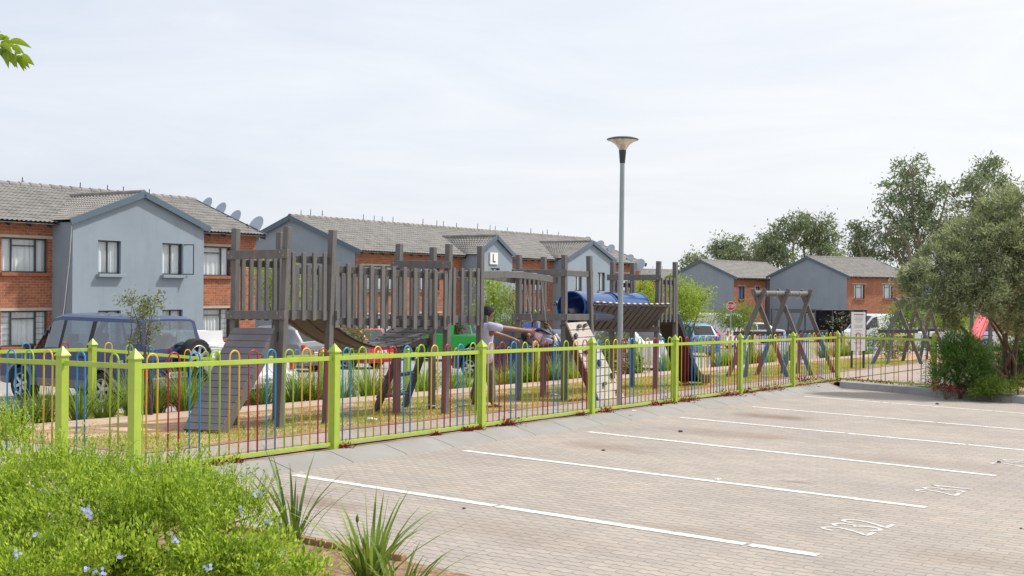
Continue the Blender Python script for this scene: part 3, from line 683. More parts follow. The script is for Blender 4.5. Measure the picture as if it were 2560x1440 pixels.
# ------------------------------------------------------------------ tyre swing with its chains
def ribbon(mb, pts, w, th, side):
    side = Vector(side); n = len(pts)
    for i, p in enumerate(pts):
        t = (pts[min(i + 1, n - 1)] - pts[max(i - 1, 0)]).normalized(); u = side.cross(t).normalized()
        mb.v += [tuple(p + side * (w / 2) * a + u * (th * b + .03 * (1 - a * a * 1.0) * 0)) for a, b in ((-1, 0), (-.6, 1), (.6, 1), (1, 0), (.6, -.35), (-.6, -.35))]
    b = len(mb.v) - 6 * n
    for i in range(n - 1):
        for k in range(6): mb.f.append((b + i * 6 + k, b + i * 6 + (k + 1) % 6, b + i * 6 + 6 + (k + 1) % 6, b + i * 6 + 6 + k))
    mb.f += [tuple(b + k for k in range(6)), tuple(b + (n - 1) * 6 + k for k in reversed(range(6)))]
YS = 22.0
ts = thing('tyre_swing', 'black cut tyre swing hanging under the overhead beam with the small child in it', 'swing', WG(19.0, 11.9))
m = MB(); ribbon(m, spl([V(1329, 818, YS), V(1331, 806, YS), V(1341, 799, YS), V(1356, 803, YS), V(1372, 812, YS)]), .05, .02, (0, 1, 0)); m.build('handle_loop', MAT['rubber'], ts, smooth=60)
m = MB(); ribbon(m, spl([V(1336, 826, YS - .05), V(1350, 822, YS - .1), V(1364, 826, YS - .13), V(1380, 836, YS - .1), V(1386, 846, YS), V(1374, 822, YS + .12), V(1364, 813, YS + .1)]), .12, .035, (0, 1, .2)); m.build('tyre_back', MAT['rubber'], ts, smooth=60)
m = MB(); ribbon(m, spl([V(1290, 846, YS - .2), V(1299, 843, YS - .15), V(1310, 846, YS - .1), V(1320, 854, YS - .05), V(1334, 862, YS), V(1352, 866, YS), V(1372, 862, YS), V(1382, 850, YS)]), .16, .03, (0, 1, 0)); m.build('tyre_seat', MAT['rubber'], ts, smooth=60)
for a, b in ((V(1331, 806, YS), V(1312, 701, YS)), (V(1366, 811, YS), V(1352, 701, YS))):
    MB().tube([a, b], .007, 6).build('chain', MAT['bolt'], ts)
o = tag(MB().lathe([(.0001, -.036)] + [(.036 * math.cos(t), .036 * math.sin(t)) for t in [R(a) for a in range(-80, 81, 16)]] + [(.0001, .036)], V(1337, 780, 23.6), 16).build('ball', MAT['ball'], smooth=180), 'small bright green ball on the third tower platform above the child', 'ball')

# ------------------------------------------------------------------ swing frames
def swing_frame(label, bases, beam, zb, bars, extra, group='timber swing frames'):
    t = thing('swing_frame', label, 'swing frame', WG(*bases[0][0]), 0, group)
    a, b = beam
    for (p, q), bp in zip(bases, np.linspace(0, 1, len(bases))):
        c = a.lerp(b, .05 + .90 * bp) - Vector((0, 0, .30)); P, Q = WG(*p), WG(*q)
        for base, sg in ((P, 1), (Q, -1)):
            d = (c - base); tip = base + d * (1 + .42 / d.z)
            MB().bar(base - d.normalized() * .1, tip + FD * .035 * sg, .115, .065, up=FD).build('leg', MAT['wood'], t, bevel=.006)
    m = MB().tube([a - (b - a).normalized() * .12, b + (b - a).normalized() * .12], .072, 14).build('top_beam', MAT['wood'], t, smooth=50)
    for f in (.16, .34, .60, .78):
        p = a.lerp(b, f); MB().lathe([(.078, -.02), (.084, -.015), (.084, .015), (.078, .02)], p, 16, axis=b - a).tube([p + Vector((0, 0, -.08)), p + Vector((0, 0, -.15))], .012, 6).build('beam_bracket', MAT['bolt'], t, smooth=40)
    for i in bars:
        (p, q) = bases[i]; c = a.lerp(b, .05 + .9 * i / (len(bases) - 1)); P, Q = WG(*p), WG(*q)
        u, v = P.lerp(c, .52), Q.lerp(c, .52); MB().bar(u, v, .05, .11, ext=.28).build('crossbar', MAT['wooddk'], t, bevel=.004)
        if extra: 
            e = Q.lerp(c, .52) ; MB().bar(WG(p[0] * .35 + q[0] * .65 - .25, p[1] * .35 + q[1] * .65), u.lerp(v, .7) + Vector((0, 0, .05)), .06, .11).build('brace', MAT['wood'], t, bevel=.004)
    return t
b1 = [(G(1969, 943), G(1819, 943)), (G(2030, 940), G(1892, 938)), (G(2084, 932), G(1955, 934))]
sw_a = V(1890, 733, 32.1); sw_b = V(2022, 735, 34.6)
swing_frame('large timber swing frame without seats, nearer one left of the white notice board', b1, (sw_a, sw_b), 0, [0, 2], True)
b2 = [(G(2304, 911), G(2181, 911)), (G(2338, 905), G(2257, 904)), (G(2362, 898), G(2300, 898))]
swing_frame('small timber swing frame without seats, farther one beside the dark green shrubs', b2, (V(2243, 752, 41.4), V(2330, 754, 44.4)), 0, [0, 2], True)

# ------------------------------------------------------------------ notice board, stop sign, street lamp
s0, n0 = G(2131, 922); bpos = WG(s0, n0)
nb = thing('notice_board', 'tall white notice board with rows of small print on two dark posts', 'sign', bpos)
Yb = bpos.y; pL, pR = V(2129, 780, Yb), V(2163.5, 779, Yb + .12); pLb = V(2131, 877, Yb)
pt = V(2131, 776, Yb); MB().box((pt.x, Yb + .05, (pt.z + bpos.z) / 2 - .05), (.06, .06, pt.z - bpos.z + .1)).build('post', MAT['frame'], nb, bevel=.004)
pr = V(2160.5, 776, Yb + .14); MB().box((pr.x, Yb + .17, (pr.z + bpos.z) / 2 - .05), (.06, .06, pr.z - bpos.z + .1)).build('post', MAT['frame'], nb, bevel=.004)
bd = MB(); u = (pR - pL); u.z = 0; w_ = u.length; u.normalize(); hgt = pL.z - pLb.z; nn = Vector((u.y, -u.x, 0)); nn = nn if nn.y < 0 else -nn
c0 = pL + u * w_ / 2 - Vector((0, 0, hgt / 2)); rot = Matrix((u, -nn, Vector((0, 0, 1)))).transposed()
panelo = MB().box(c0, (w_, .03, hgt), rot).build('panel', MAT['white'], nb)
MB().box(c0 + u * (w_ / 2 + .02) - nn * .01, (.035, .05, hgt + .04), rot).build('panel_edge', MAT['lampneck'], nb)
rows = MB()
def prow(y, wd, h):
    x = -wd / 2
    while x < wd / 2:
        L = min(random.uniform(.02, .055), wd / 2 - x); rows.box(c0 + u * (x + L / 2) + Vector((0, 0, hgt / 2 - y)) + nn * .0165, (L, .002, h), rot); x += L + .012
prow(.075, .32, .035)
for i, y in enumerate((.15, .19, .23, .27, .31, .40, .44, .48, .57, .65, .69, .73, .80, .85, .89, .93, .97, 1.08, 1.12)): prow(y, (.32, .26, .30, .24, .18)[i % 5] if i < 17 else .1, .011)
rows.build('small_print', MAT['ink'], nb)
YT = 62.; sp = V(1827, 765, YT); s_, n_ = sp.dot(FD), sp.dot(ND); base = WG(s_, n_, -.28)
stp = thing('stop_sign', 'red octagonal STOP sign on a thin grey pole behind the blue estate car', 'traffic sign', base)
r = .235; rotc = Matrix.Rotation(R(22.5), 4, 'Y')
octp = lambda rr, y: [sp + Vector((rr * math.cos(R(22.5 + 45 * k)), y, rr * math.sin(R(22.5 + 45 * k)))) for k in range(8)]
pl = MB().prism(octp(r, 0), Vector((0, .02, 0))).build('sign_plate', MAT['white'], stp)
MB().prism(octp(r * .92, -.004), Vector((0, .003, 0))).build('sign_face', MAT['stopred'], pl)
t_ = text_mesh('lettering', 'STOP', .165, .066, .022, MAT['white'], Matrix.Translation(sp - base + Vector((0, -.008, 0))) @ Matrix.Rotation(R(90), 4, 'X'), gap=.38); t_.parent = pl
MB().tube([base - Vector((0, 0, .2)), Vector((base.x, base.y + .05, sp.z + .2))], .035, 10).build('pole', MAT['galv'], stp, smooth=60)
s0, n0 = 18.9, 9.80; lb = WG(s0, n0); lp = thing('street_lamp', 'tall grey lamp post with upturned funnel shaped head standing in the green fence', 'street lamp', lb)
Yl = lb.y; zt_ = V(1556, 405, Yl); topx = zt_.x - lb.x
lean = Vector((zt_.x - lb.x, 0, zt_.z - lb.z)).normalized()
MB().tube([lb - lean * .2, lb + lean * 2.2, zt_], [.047, .044, .040], 16).build('pole', MAT['galv'], lp, smooth=60)
MB().lathe([(.045, -.02), (.047, 0), (.064, .20), (.058, .205)], zt_, 20, axis=lean).build('neck', MAT['lampneck'], lp, smooth=40)
hd = zt_ + lean * .20
mh, nt, out = newmat('frosted_lamp_bowl')
p_ = NN(nt, 'ShaderNodeBsdfPrincipled', **{'Base Color': (.62, .55, .48, 1), 'Roughness': .25, 'Transmission Weight': .35}); nt.links.new(p_.outputs[0], out.inputs[0])
MB().lathe([(.06, 0), (.07, .02), (.085, .05), (.125, .10), (.19, .145), (.262, .178)], hd, 36, axis=lean).build('lamp_bowl', mh, lp, smooth=60)
MB().lathe([(.262, .172), (.272, .18), (.272, .192), (.255, .20), (.18, .222), (.08, .232), (.001, .235)], hd, 36, axis=lean).build('lamp_cap', MAT['lampneck'], lp, smooth=40)
MB().lathe([(.03, .02), (.035, .06), (.03, .13), (.001, .135)], hd, 12, axis=lean).build('bulb', MAT['white'], lp, smooth=60)
# ------------------------------------------------------------------ houses (local frame: x along the front, y into the house, z up from its ground)
def tiles(mb, e0, e1, r1, r0, pitch=.17, course=.33, amp=.022, res=6):
    """wavy concrete tiles on a bilinear patch: e0-e1 eave, r0-r1 ridge"""
    e0, e1, r1, r0 = map(Vector, (e0, e1, r1, r0)); Lx = max((e1 - e0).length, (r1 - r0).length); Ly = max((r0 - e0).length, (r1 - e1).length)
    nc = max(2, int(Lx / pitch * res)); rows = max(2, int(Ly / course)); nrm = (e1 - e0).cross(r0 - e0) if (r0 - e0).length > .01 else (e1 - e0).cross(r1 - e0)
    if nrm.length < 1e-6: nrm = (r1 - r0).cross(r0 - e0)
    nrm.normalize(); nrm = nrm if nrm.z > 0 else -nrm
    ii = np.arange(nc + 1); ph = 2 * np.pi * ii / res; wv = amp * np.cos(ph) * np.where(np.cos(ph) > 0, 1, .55)
    vs = []; tv = []; hv = []
    for k in range(rows):
        for f, h in ((k, .035), (k + .5, .0225), (k + .999, .010)): tv.append(f / rows); hv.append(h)
    U = ii / nc; b = len(mb.v); e0, e1, r0, r1, N_ = (np.array(x) for x in (e0, e1, r0, r1, nrm))
    jit = rng.normal(0, .003, (len(tv), nc + 1))
    for t, h, j in zip(tv, hv, jit):
        A = e0 + (r0 - e0) * t; B = e1 + (r1 - e1) * t
        P = A + np.outer(U, B - A) + np.outer(wv + h + np.repeat(j[::res], res)[:nc + 1] if False else wv + h, N_)
        mb.v += [tuple(p) for p in P]
    n = nc + 1
    for k in range(len(tv) - 1):
        o = b + k * n; mb.f += [(o + i, o + i + 1, o + i + 1 + n, o + i + n) for i in range(nc)]
    return mb
def wall_holes(mb, P, u0, u1, z0, z1, holes, dep):
    """wall rectangle with openings; P(u, z, d) gives the point at depth d behind the face"""
    us = sorted({u0, u1, *[h[0] for h in holes], *[h[1] for h in holes]}); zs = sorted({z0, z1, *[h[2] for h in holes], *[h[3] for h in holes]})
    for a, b in zip(us, us[1:]):
        for c, d in zip(zs, zs[1:]):
            m, k = (a + b) / 2, (c + d) / 2
            if any(h[0] < m < h[1] and h[2] < k < h[3] for h in holes): continue
            mb.add([P(a, c, 0), P(b, c, 0), P(b, d, 0), P(a, d, 0)], [(0, 1, 2, 3)])
    for a, b, c, d in [h[:4] for h in holes]:
        mb.add([P(a, c, 0), P(b, c, 0), P(b, d, 0), P(a, d, 0), P(a, c, dep), P(b, c, dep), P(b, d, dep), P(a, d, dep)], [(0, 1, 5, 4), (1, 2, 6, 5), (2, 3, 7, 6), (3, 0, 4, 7)])
def window(parent, x0, x1, z0, z1, y, style='three', curtain='curtain', sill='brick', bars=False, open_sash=False, dep=.11):
    f = MB(); yy = y + dep; t = .045
    for a, b in (((x0, z0), (x1, z0)), ((x0, z1), (x1, z1))): f.box(((a[0] + b[0]) / 2, yy, a[1] + (t / 2 if a[1] == z0 else -t / 2)), (x1 - x0, .05, t))
    xs = [x0 + t / 2, x1 - t / 2]
    if style == 'three': xs += [x0 + (x1 - x0) * .24, x0 + (x1 - x0) * .76]
    if style == 'two': xs += [(x0 + x1) / 2 - .02]
    for x in xs: f.box((x, yy, (z0 + z1) / 2), (t, .045, z1 - z0 - 2 * t))
    if style == 'three': f.box(((x0 + x1) / 2, yy, z0 + (z1 - z0) * .78), ((x1 - x0) * .52 - t, .04, t * .9))
    if bars:
        for k in range(1, 6):
            for a, b in ((x0 + t, x0 + (x1 - x0) * .24), (x0 + (x1 - x0) * .76, x1 - t)): f.box(((a + b) / 2, yy + .05, z0 + (z1 - z0) * k / 6), (b - a, .012, .012))
    w = f.build('window', MAT['frame'], parent, world=False)
    p = MB(); p.add([(x0 + .01, yy + .012, z0 + .01), (x1 - .01, yy + .012, z0 + .01), (x1 - .01, yy + .012, z1 - .01), (x0 + .01, yy + .012, z1 - .01)], [(0, 1, 2, 3)]); p.build('pane', MAT['pane'], w, world=False)
    c = MB(); seed = x0 * 3.1 + z0
    gap = random.choice((0, 0, .12)); nn_ = max(10, int((x1 - x0) * 26))
    def cf(u, v):
        x = x0 + (x1 - x0) * u; return Vector((x, yy + .07 + .028 * math.sin(x * 34 + 2 * math.sin(x * 7 + seed)) * (.5 + .5 * (1 - v)), z0 + (z1 - z0) * v))
    c.grid(cf, nn_ * 2, 3); c.build('curtain', MAT[curtain], w, smooth=180, world=False)
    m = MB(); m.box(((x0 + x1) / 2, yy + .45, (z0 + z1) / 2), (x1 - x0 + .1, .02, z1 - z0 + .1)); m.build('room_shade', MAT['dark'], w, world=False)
    if sill == 'brick': MB().box(((x0 + x1) / 2, y - .02, z0 - .055), (x1 - x0 + .1, .16, .10)).build('sill', MAT['sillbrick'], w, world=False)
    elif sill == 'plaster': MB().box(((x0 + x1) / 2, y - .055, z0 - .058), (x1 - x0 + .14, .22, .10)).build('sill', MAT['plaster'], w, world=False, bevel=.008)
    if open_sash:
        s = MB(); wd = (x1 - x0) * .5; a = R(-62)
        rot = Matrix.Rotation(a, 3, 'Z'); c0 = Vector((x1, yy - .02, 0))
        for z in (z0 + .03, z1 - .03): s.box(c0 + rot @ Vector((wd / 2, 0, 0)) + Vector((0, 0, z)), (wd, .03, .035), rot)
        for q in (.015, wd - .015): s.box(c0 + rot @ Vector((q, 0, 0)) + Vector((0, 0, (z0 + z1) / 2)), (.03, .03, z1 - z0 - .1), rot)
        so_ = s.build('open_sash', MAT['frame'], w, world=False)
        MB().box(c0 + rot @ Vector((wd / 2, 0, 0)) + Vector((0, 0, (z0 + z1) / 2)), (wd - .05, .005, z1 - z0 - .12), rot).build('sash_pane', MAT['pane'], so_, world=False)
    return w
def house(name, label, loc, rz, L, dep, ze, rise, fronts, gables=(), spikes=(), end_left='plaster', end_right='plaster', zbase=-.6, tile_from=0., pitch=.17, oh=.38):
    """fronts: brick openings (x0,x1,z0,z1,style,kw); gables: (x0,x1,zpeak,proud,openings)"""
    h = thing(name, label, 'house', loc, rz)
    tp = rise / (dep / 2); ym = dep / 2; zr = ze + rise
    gx = [(g[0], g[1]) for g in gables]
    # brick front wall, interrupted by the plastered gables
    mb = MB(); xs = [0.]; segs = []; cur = 0.
    for a, b in gx: segs.append((cur, a)); cur = b
    segs.append((cur, L))
    for a, b in segs:
        if b - a < .05: continue
        hs = [f[:4] for f in fronts if a <= f[0] and f[1] <= b]
        wall_holes(mb, lambda u, z, d: Vector((u, d, z)), a, b, zbase, ze, hs, .16)
    mb.add([(0, dep, zbase), (L, dep, zbase), (L, dep, ze), (0, dep, ze)], [(0, 1, 2, 3)])
    mb.build('brick_wall', MAT['brick'], h, world=False)
    for f in fronts:
        w_ = window(h, *f[:4], 0., f[4], **(f[5] if len(f) > 5 else {}))
        MB().box(((f[0] + f[1]) / 2, .03, f[3] + .05), (f[1] - f[0] + .5, .09, .085)).build('lintel', MAT['lintel'], w_, world=False)
    for x, m, nm in ((0, end_left, 'end_wall'), (L, end_right, 'end_wall')):
        e = .012 if x == 0 else -.012
        MB().add([(x - e, .005, zbase), (x - e, dep - .005, zbase), (x - e, dep - .005, ze), (x - e, ym, zr - .02), (x - e, .005, ze)], [(0, 1, 2, 3, 4)]).build(nm, MAT[m], h, world=False)
    # roof
    rf = MB(); v = .12; o0 = .10
    tiles(rf, (-v, -oh, ze - oh * tp + o0), (L + v, -oh, ze - oh * tp + o0), (L + v, ym, zr + o0), (-v, ym, zr + o0), pitch=pitch)
    rf.add([(-v, dep + oh, ze - oh * tp + o0), (L + v, dep + oh, ze - oh * tp + o0), (L + v, ym, zr + o0), (-v, ym, zr + o0)], [(0, 1, 2, 3)])
    rf.add([(-v, -oh, ze - oh * tp + o0 - .05), (L + v, -oh, ze - oh * tp + o0 - .05), (L + v, ym, zr + o0 - .05), (-v, ym, zr + o0 - .05)], [(0, 1, 2, 3)])
    roof = rf.build('roof', MAT['tile'], h, smooth=50, world=False)
    rc = MB(); n = int(L / .42)
    for i in range(n):
        x = -v + (L + 2 * v) * i / n; w = (L + 2 * v) / n
        rc.tube([(x, ym, zr + o0 + .0), (x + .03, ym, zr + o0 + .0), (x + w + .05, ym, zr + o0 - .012)], [.135, .14, .118], 10)
    rc.build('ridge_tiles', MAT['tile'], roof, smooth=50, world=False)
    for i in range(int(L / .76)):
        x = .2 + i * .76
        if any(a - .1 < x < b + .1 for a, b in gx): continue
        MB().bar((x, -oh + .05, ze - (oh - .05) * tp - .03), (x, .05, ze + .05 * tp - .03), .05, .11).build('rafter_end', MAT['frame'], roof, world=False)
    for x in (-v - .025, L + v + .025):
        vb = MB(); vb.bar((x, -oh - .02, ze - oh * tp + .03), (x, ym, zr + .04), .04, .24); vb.bar((x, dep + oh, ze - oh * tp + .03), (x, ym, zr + .04), .04, .24)
        vb.build('verge_board', MAT['fascia'], roof, world=False)
    for x, hh in spikes:
        s = MB(); s.tube([(x, ym, zr + .1), (x + .015, ym, zr + .1 + hh * .9), (x + .02, ym, zr + .1 + hh)], [.02, .018, .006], 6)
        if random.random() < .35: s.tube([(x + .01, ym, zr + .1 + hh * .55), (x + .09, ym, zr + .1 + hh * .5)], .012, 5)
        s.build('roof_spike', MAT['spike'], roof, world=False)
    for (a, b, zp, pr, ops) in gables:
        g = MB(); xm = (a + b) / 2; hs = [q[:4] for q in ops]
        wall_holes(g, lambda u, z, d: Vector((u, -pr + d, z)), a, b, zbase, ze - .01, hs, .16)
        g.add([(a, -pr, ze - .01), (b, -pr, ze - .01), (xm, -pr, zp)], [(0, 1, 2)])
        for x in (a, b): g.add([(x, -pr, zbase), (x, 0, zbase), (x, 0, ze - .01), (x, -pr, ze - .01)], [(0, 1, 2, 3)])
        gw = g.build('gable_wall', MAT['plaster'], h, world=False)
        for q in ops: window(h, *q[:4], -pr, q[4], **(q[5] if len(q) > 5 else {}))
        gp = (zp - ze) / (xm - a); o = .16; yb = (zp + .02 - ze) / tp; ya = -.02; zo = ze - o * gp + .09
        gr = MB()
        tiles(gr, (a - o, ya, zo), (a - o, -pr - .10, zo), (xm, -pr - .10, zp + .10), (xm, yb, zp + .10), pitch=pitch)
        tiles(gr, (b + o, -pr - .10, zo), (b + o, ya, zo), (xm, yb, zp + .10), (xm, -pr - .10, zp + .10), pitch=pitch)
        gro = gr.build('gable_roof', MAT['tile'], h, smooth=50, world=False)
        k = MB(); k.tube([(xm, -pr - .08, zp + .13), (xm, yb, zp + .13)], .10, 10); k.build('ridge_tiles', MAT['tile'], gro, smooth=50, world=False)
        f = MB()
        for x in (a - o, b + o): f.bar((x, -pr - .13, zo - .03), (xm, -pr - .13, zp + .07), .05, .20, ext=.03)
        f.build('bargeboard', MAT['fascia'], gro, world=False)
    return h
def Wn(px, py, n): d = ray(px, py); t = n / d.dot(ND); return d.dot(FD) * t, EYE + d.z * t
# block one (left)
s1, n1 = 14.0, 34.0; zg1 = gz(26, n1) - .28
loc1 = W(s1, n1, zg1); q = lambda s: s - s1; zz = lambda z: z - zg1
upz = (zz(2.23), zz(3.32)); loz = (zz(-.10), zz(1.02))
sp1 = [(q(Wn(px, 470, 37.5)[0]), .30) for px in (55, 200, 268, 308, 373)]
house('brick_house', 'nearest red brick block with blue-grey gable and grey tiled roof, behind the navy off-roader', loc1, ROTF, 35.1 - s1, 7.0, zz(3.87), 1.32,
      [(q(24.0), q(25.70), *upz, 'three'), (q(24.0), q(25.72), *loz, 'three', dict(bars=True)), (q(19.4), q(21.2), *upz, 'three'), (q(19.4), q(21.2), *loz, 'three'),
       (q(32.0), q(33.8), *upz, 'three'), (q(32.0), q(33.8), *loz, 'three', dict(bars=True))],
      [(q(25.86), q(31.46), zz(4.86), 1.0, [(q(26.85), q(27.78), *upz, 'two', dict(sill='plaster')), (q(29.55), q(30.48), *upz, 'two', dict(sill='plaster', open_sash=True)),
        (q(26.87), q(27.80), *loz, 'two', dict(sill='plaster')), (q(29.57), q(30.50), *loz, 'two', dict(sill='plaster'))])], sp1)
cb = MB().tube([W(25.84, 33.02, 3.75), W(25.82, 33.1, 2.6), W(25.80, 33.3, 1.2), W(25.70, 33.5, -.3)], .014, 6)
tag(cb.build('cable', MAT['cable'], smooth=60), 'thin white cable running down the dark side of the left blue-grey gable', 'cable')
# block two (middle, with the letter L)
s2, n2 = 44.72, 37.0; zg2 = -1.45; loc2 = W(s2, n2, zg2); q = lambda s: s - s2; zz = lambda z: z - zg2
up2 = (zz(1.72), zz(2.86)); lo2 = (zz(-.55), zz(.55))
ops2 = [(q(a), q(b), *z, 'three') for a, b in ((45.4, 47.7), (49.4, 51.4), (58.0, 59.9), (60.5, 62.2), (69.3, 70.9), (71.5, 73.2)) for z in (up2, lo2)]
sp2 = [(q(Wn(px, 560, 41)[0]), .34 + .12 * random.random()) for px in (752, 776, 805, 908, 935, 955, 982, 1057, 1092, 1108, 1141, 1194, 1225, 1238, 1268, 1327, 1357, 1368, 1396)]
H2 = house('brick_house', 'long red brick block with two blue-grey gables, letter L sign and rows of roof spikes', loc2, ROTF, 74.2 - s2, 8.0, zz(3.58), 1.55, ops2,
      [(q(53.4), q(56.75), zz(4.50), 1.0, [(q(54.6), q(55.5), zz(1.75), zz(2.92), 'two', dict(sill='plaster'))]),
       (q(62.75), q(68.5), zz(4.58), 1.0, [(q(63.6), q(64.5), *up2, 'two', dict(sill='plaster')), (q(66.45), q(67.4), *up2, 'two', dict(sill='plaster')), (q(63.6), q(64.5), *lo2, 'two', dict(sill='plaster')), (q(66.45), q(67.4), *lo2, 'two', dict(sill='plaster'))])], sp2, pitch=.2)
a = Wn(1225, 632, 35.97); b = Wn(1243, 660, 35.97)
sg = thing('letter_sign', 'white square sign with black letter L on the small blue-grey gable', 'sign', W((a[0] + b[0]) / 2, 35.96, (a[1] + b[1]) / 2), ROTF)
MB().box((0, 0, 0), (.74, .05, .62)).build('sign_plate', MAT['white'], sg, world=False)
t_ = text_mesh('letter', 'L', .40, .24, .085, MAT['inkblack'], Matrix.Translation((0, -.03, 0)) @ Matrix.Rotation(R(90), 4, 'X')); t_.parent = sg
# blocks three and four (right), turned a little
def corner_house(label, px, Y, ang, dep, ze_py, rise, L, zg, ops, spk=(), name='brick_house'):
    c = V(px, ze_py, Y); rz_ = R(90 - ang)
    loc = Vector((c.x, c.y, zg)); return house(name, label, loc, rz_, L, dep, c.z - zg, rise, [(a, b, u - zg, v - zg, *r) for a, b, u, v, *r in ops], (), spk, pitch=.24), loc, rz_
h3, l3, r3 = corner_house('brick house with blank blue-grey end wall and blue curtained window, behind the STOP sign', 1835, 115, 37, 6.9, 693, 1.5, 14, -2.2,
    [(.95, 2.2, 1.0, 2.2, 'two', dict(curtain='curtblue')), (4.6, 5.4, 1.1, 2.2, 'two'), (9.0, 9.9, 1.1, 2.2, 'two'), (.95, 2.2, -1.5, -.4, 'two'), (9.0, 9.9, -1.3, -.2, 'two')])
MB().box((7.3, -.03, 2.3), (1.1, .06, 5.8)).build('cladding_panel', MAT['lampneck'], h3, world=False)
MB().box((-.02, 3.6, 3.15), (.03, .55, .60)).build('wall_vent', MAT['fascia'], h3, world=False)
h4, l4, r4 = corner_house('brick house with large blank blue-grey end wall, nearest to the black shade structure', 2118, 110, 53, 8.9, 690.5, 1.70, 9.5, -2.3,
    [(1.0, 2.5, 1.15, 2.45, 'three'), (5.15, 6.6, 1.15, 2.5, 'three', dict(curtain='curtain')), (3.4, 4.1, -1.6, -.5, 'two')], [(-0.0 + x, .5) for x in (.6, 1.3, 2.8)])
c5 = V(1600, 700, 150); zg5 = -3.2
house('brick_house', 'distant tiled roof and brick wall seen between the middle block and the last tower', Vector((c5.x - 3, c5.y, zg5)), R(90 - 50), 22, 7, c5.z - zg5, 1.3, [(3, 4, c5.z - zg5 - 1.7, c5.z - zg5 - .6, 'two')], (), [(8.2, .5), (10.2, .55), (12.0, .5)], pitch=.3)
c6 = V(2345, 700, 128); zg6 = -2.2
h6 = house('brick_house', 'blue-grey plastered house almost hidden behind the right foreground tree', Vector((c6.x, c6.y, zg6)), R(90 - 62), 16, 7, 4.9, 1.5, [], [(0.2, 5.5, 5.9, .9, [(1.6, 3.1, .9, 2.1, 'three')])], pitch=.3)
# satellite dishes on the verges
def dish(px, py, Y, d, label, flip=1):
    c = V(px, py, Y); t = thing('satellite_dish', label, 'satellite dish', c - Vector((0, 0, .45)), 0, 'satellite dishes along the roof verges')
    ax = Vector((-.50 * flip, -.62, .42)).normalized(); pr = []
    for i in range(7): r = d / 2 * i / 6; pr.append((max(r, .001), .22 * r * r / (d / 2)))
    pr2 = [(r, z - .015) for r, z in reversed(pr)]
    MB().lathe(pr + pr2, c, 28, axis=ax).build('reflector', MAT['dish'], t, smooth=50)
    u = ax.cross(Vector((0, 0, 1))).normalized(); w = u.cross(ax)
    tip = c + ax * d * .55 - w * d * .25
    MB().tube([c - w * d * .45, tip], .012, 6).box(tip, (.06, .06, .09)).build('feed_arm', MAT['frame'], t)
    MB().tube([c - ax * .03, c - ax * .12 - Vector((0, 0, .1)), c - Vector((0, 0, .5)) - ax * .12], .02, 6).build('mast', MAT['galv'], t)
for px, py, Y, d, lab in ((519, 513, 50, .66, 'grey satellite dish highest on the left block roof verge'), (554, 526, 49.6, .66, 'grey satellite dish second from top on the left block verge'),
    (590, 546, 49.0, .68, 'grey satellite dish third from top on the left block verge'), (643, 566, 48.2, .82, 'large grey satellite dish lowest on the left block verge beside the blue-grey gable'),
    (1468, 604, 86, .72, 'satellite dish at the ridge end of the middle block, leftmost of its row'), (1500, 615, 83.5, .78, 'satellite dish just right of the second gable peak'), (1527, 624, 82.5, .72, 'satellite dish right of the second gable, partly behind the lamp post'),
    (1575, 648, 81.5, .66, 'small satellite dish near the eave of the middle block'), (1599, 664, 81, .92, 'large satellite dish lowest at the right end of the middle block')):
    dish(px, py, Y, d, lab)
# black shade structure
cs = V(2038, 775, 88); cg = gz(cs.dot(FD), cs.dot(ND)) - .28
cp = thing('shade_structure', 'black shade cloth carport wall in front of the blue-grey house end', 'carport', Vector((cs.x, cs.y, cg)))
e = V(2166, 775, 90); hgt = cs.z - cg
d_ = Vector((e.x - cs.x, e.y - cs.y, 0)); Lc = d_.length; d_.normalize(); nb_ = Vector((-d_.y, d_.x, 0))
base = Vector((cs.x, cs.y, cg))
m = MB(); m.grid(lambda u, v: base + d_ * Lc * u + Vector((0, 0, hgt * v)) + nb_ * .10 * mnoise.noise((u * 7, v * 4, 1)), 40, 16); m.build('front_cloth', MAT['shade'], cp, smooth=180)
m = MB(); m.grid(lambda u, v: base + d_ * Lc * u + nb_ * 5 * v + Vector((0, 0, hgt - .02 - .25 * math.sin(math.pi * v))), 12, 8); m.build('roof_cloth', MAT['shade'], cp, smooth=180)
m = MB()
for f in (0, .33, .67, 1): 
    for k in (0, 5): m.tube([base + d_ * Lc * f + nb_ * k, base + d_ * Lc * f + nb_ * k + Vector((0, 0, hgt))], .05, 8)
m.tube([base + Vector((0, 0, hgt)), base + d_ * Lc + Vector((0, 0, hgt))], .04, 8); m.build('post', MAT['frame'], cp)
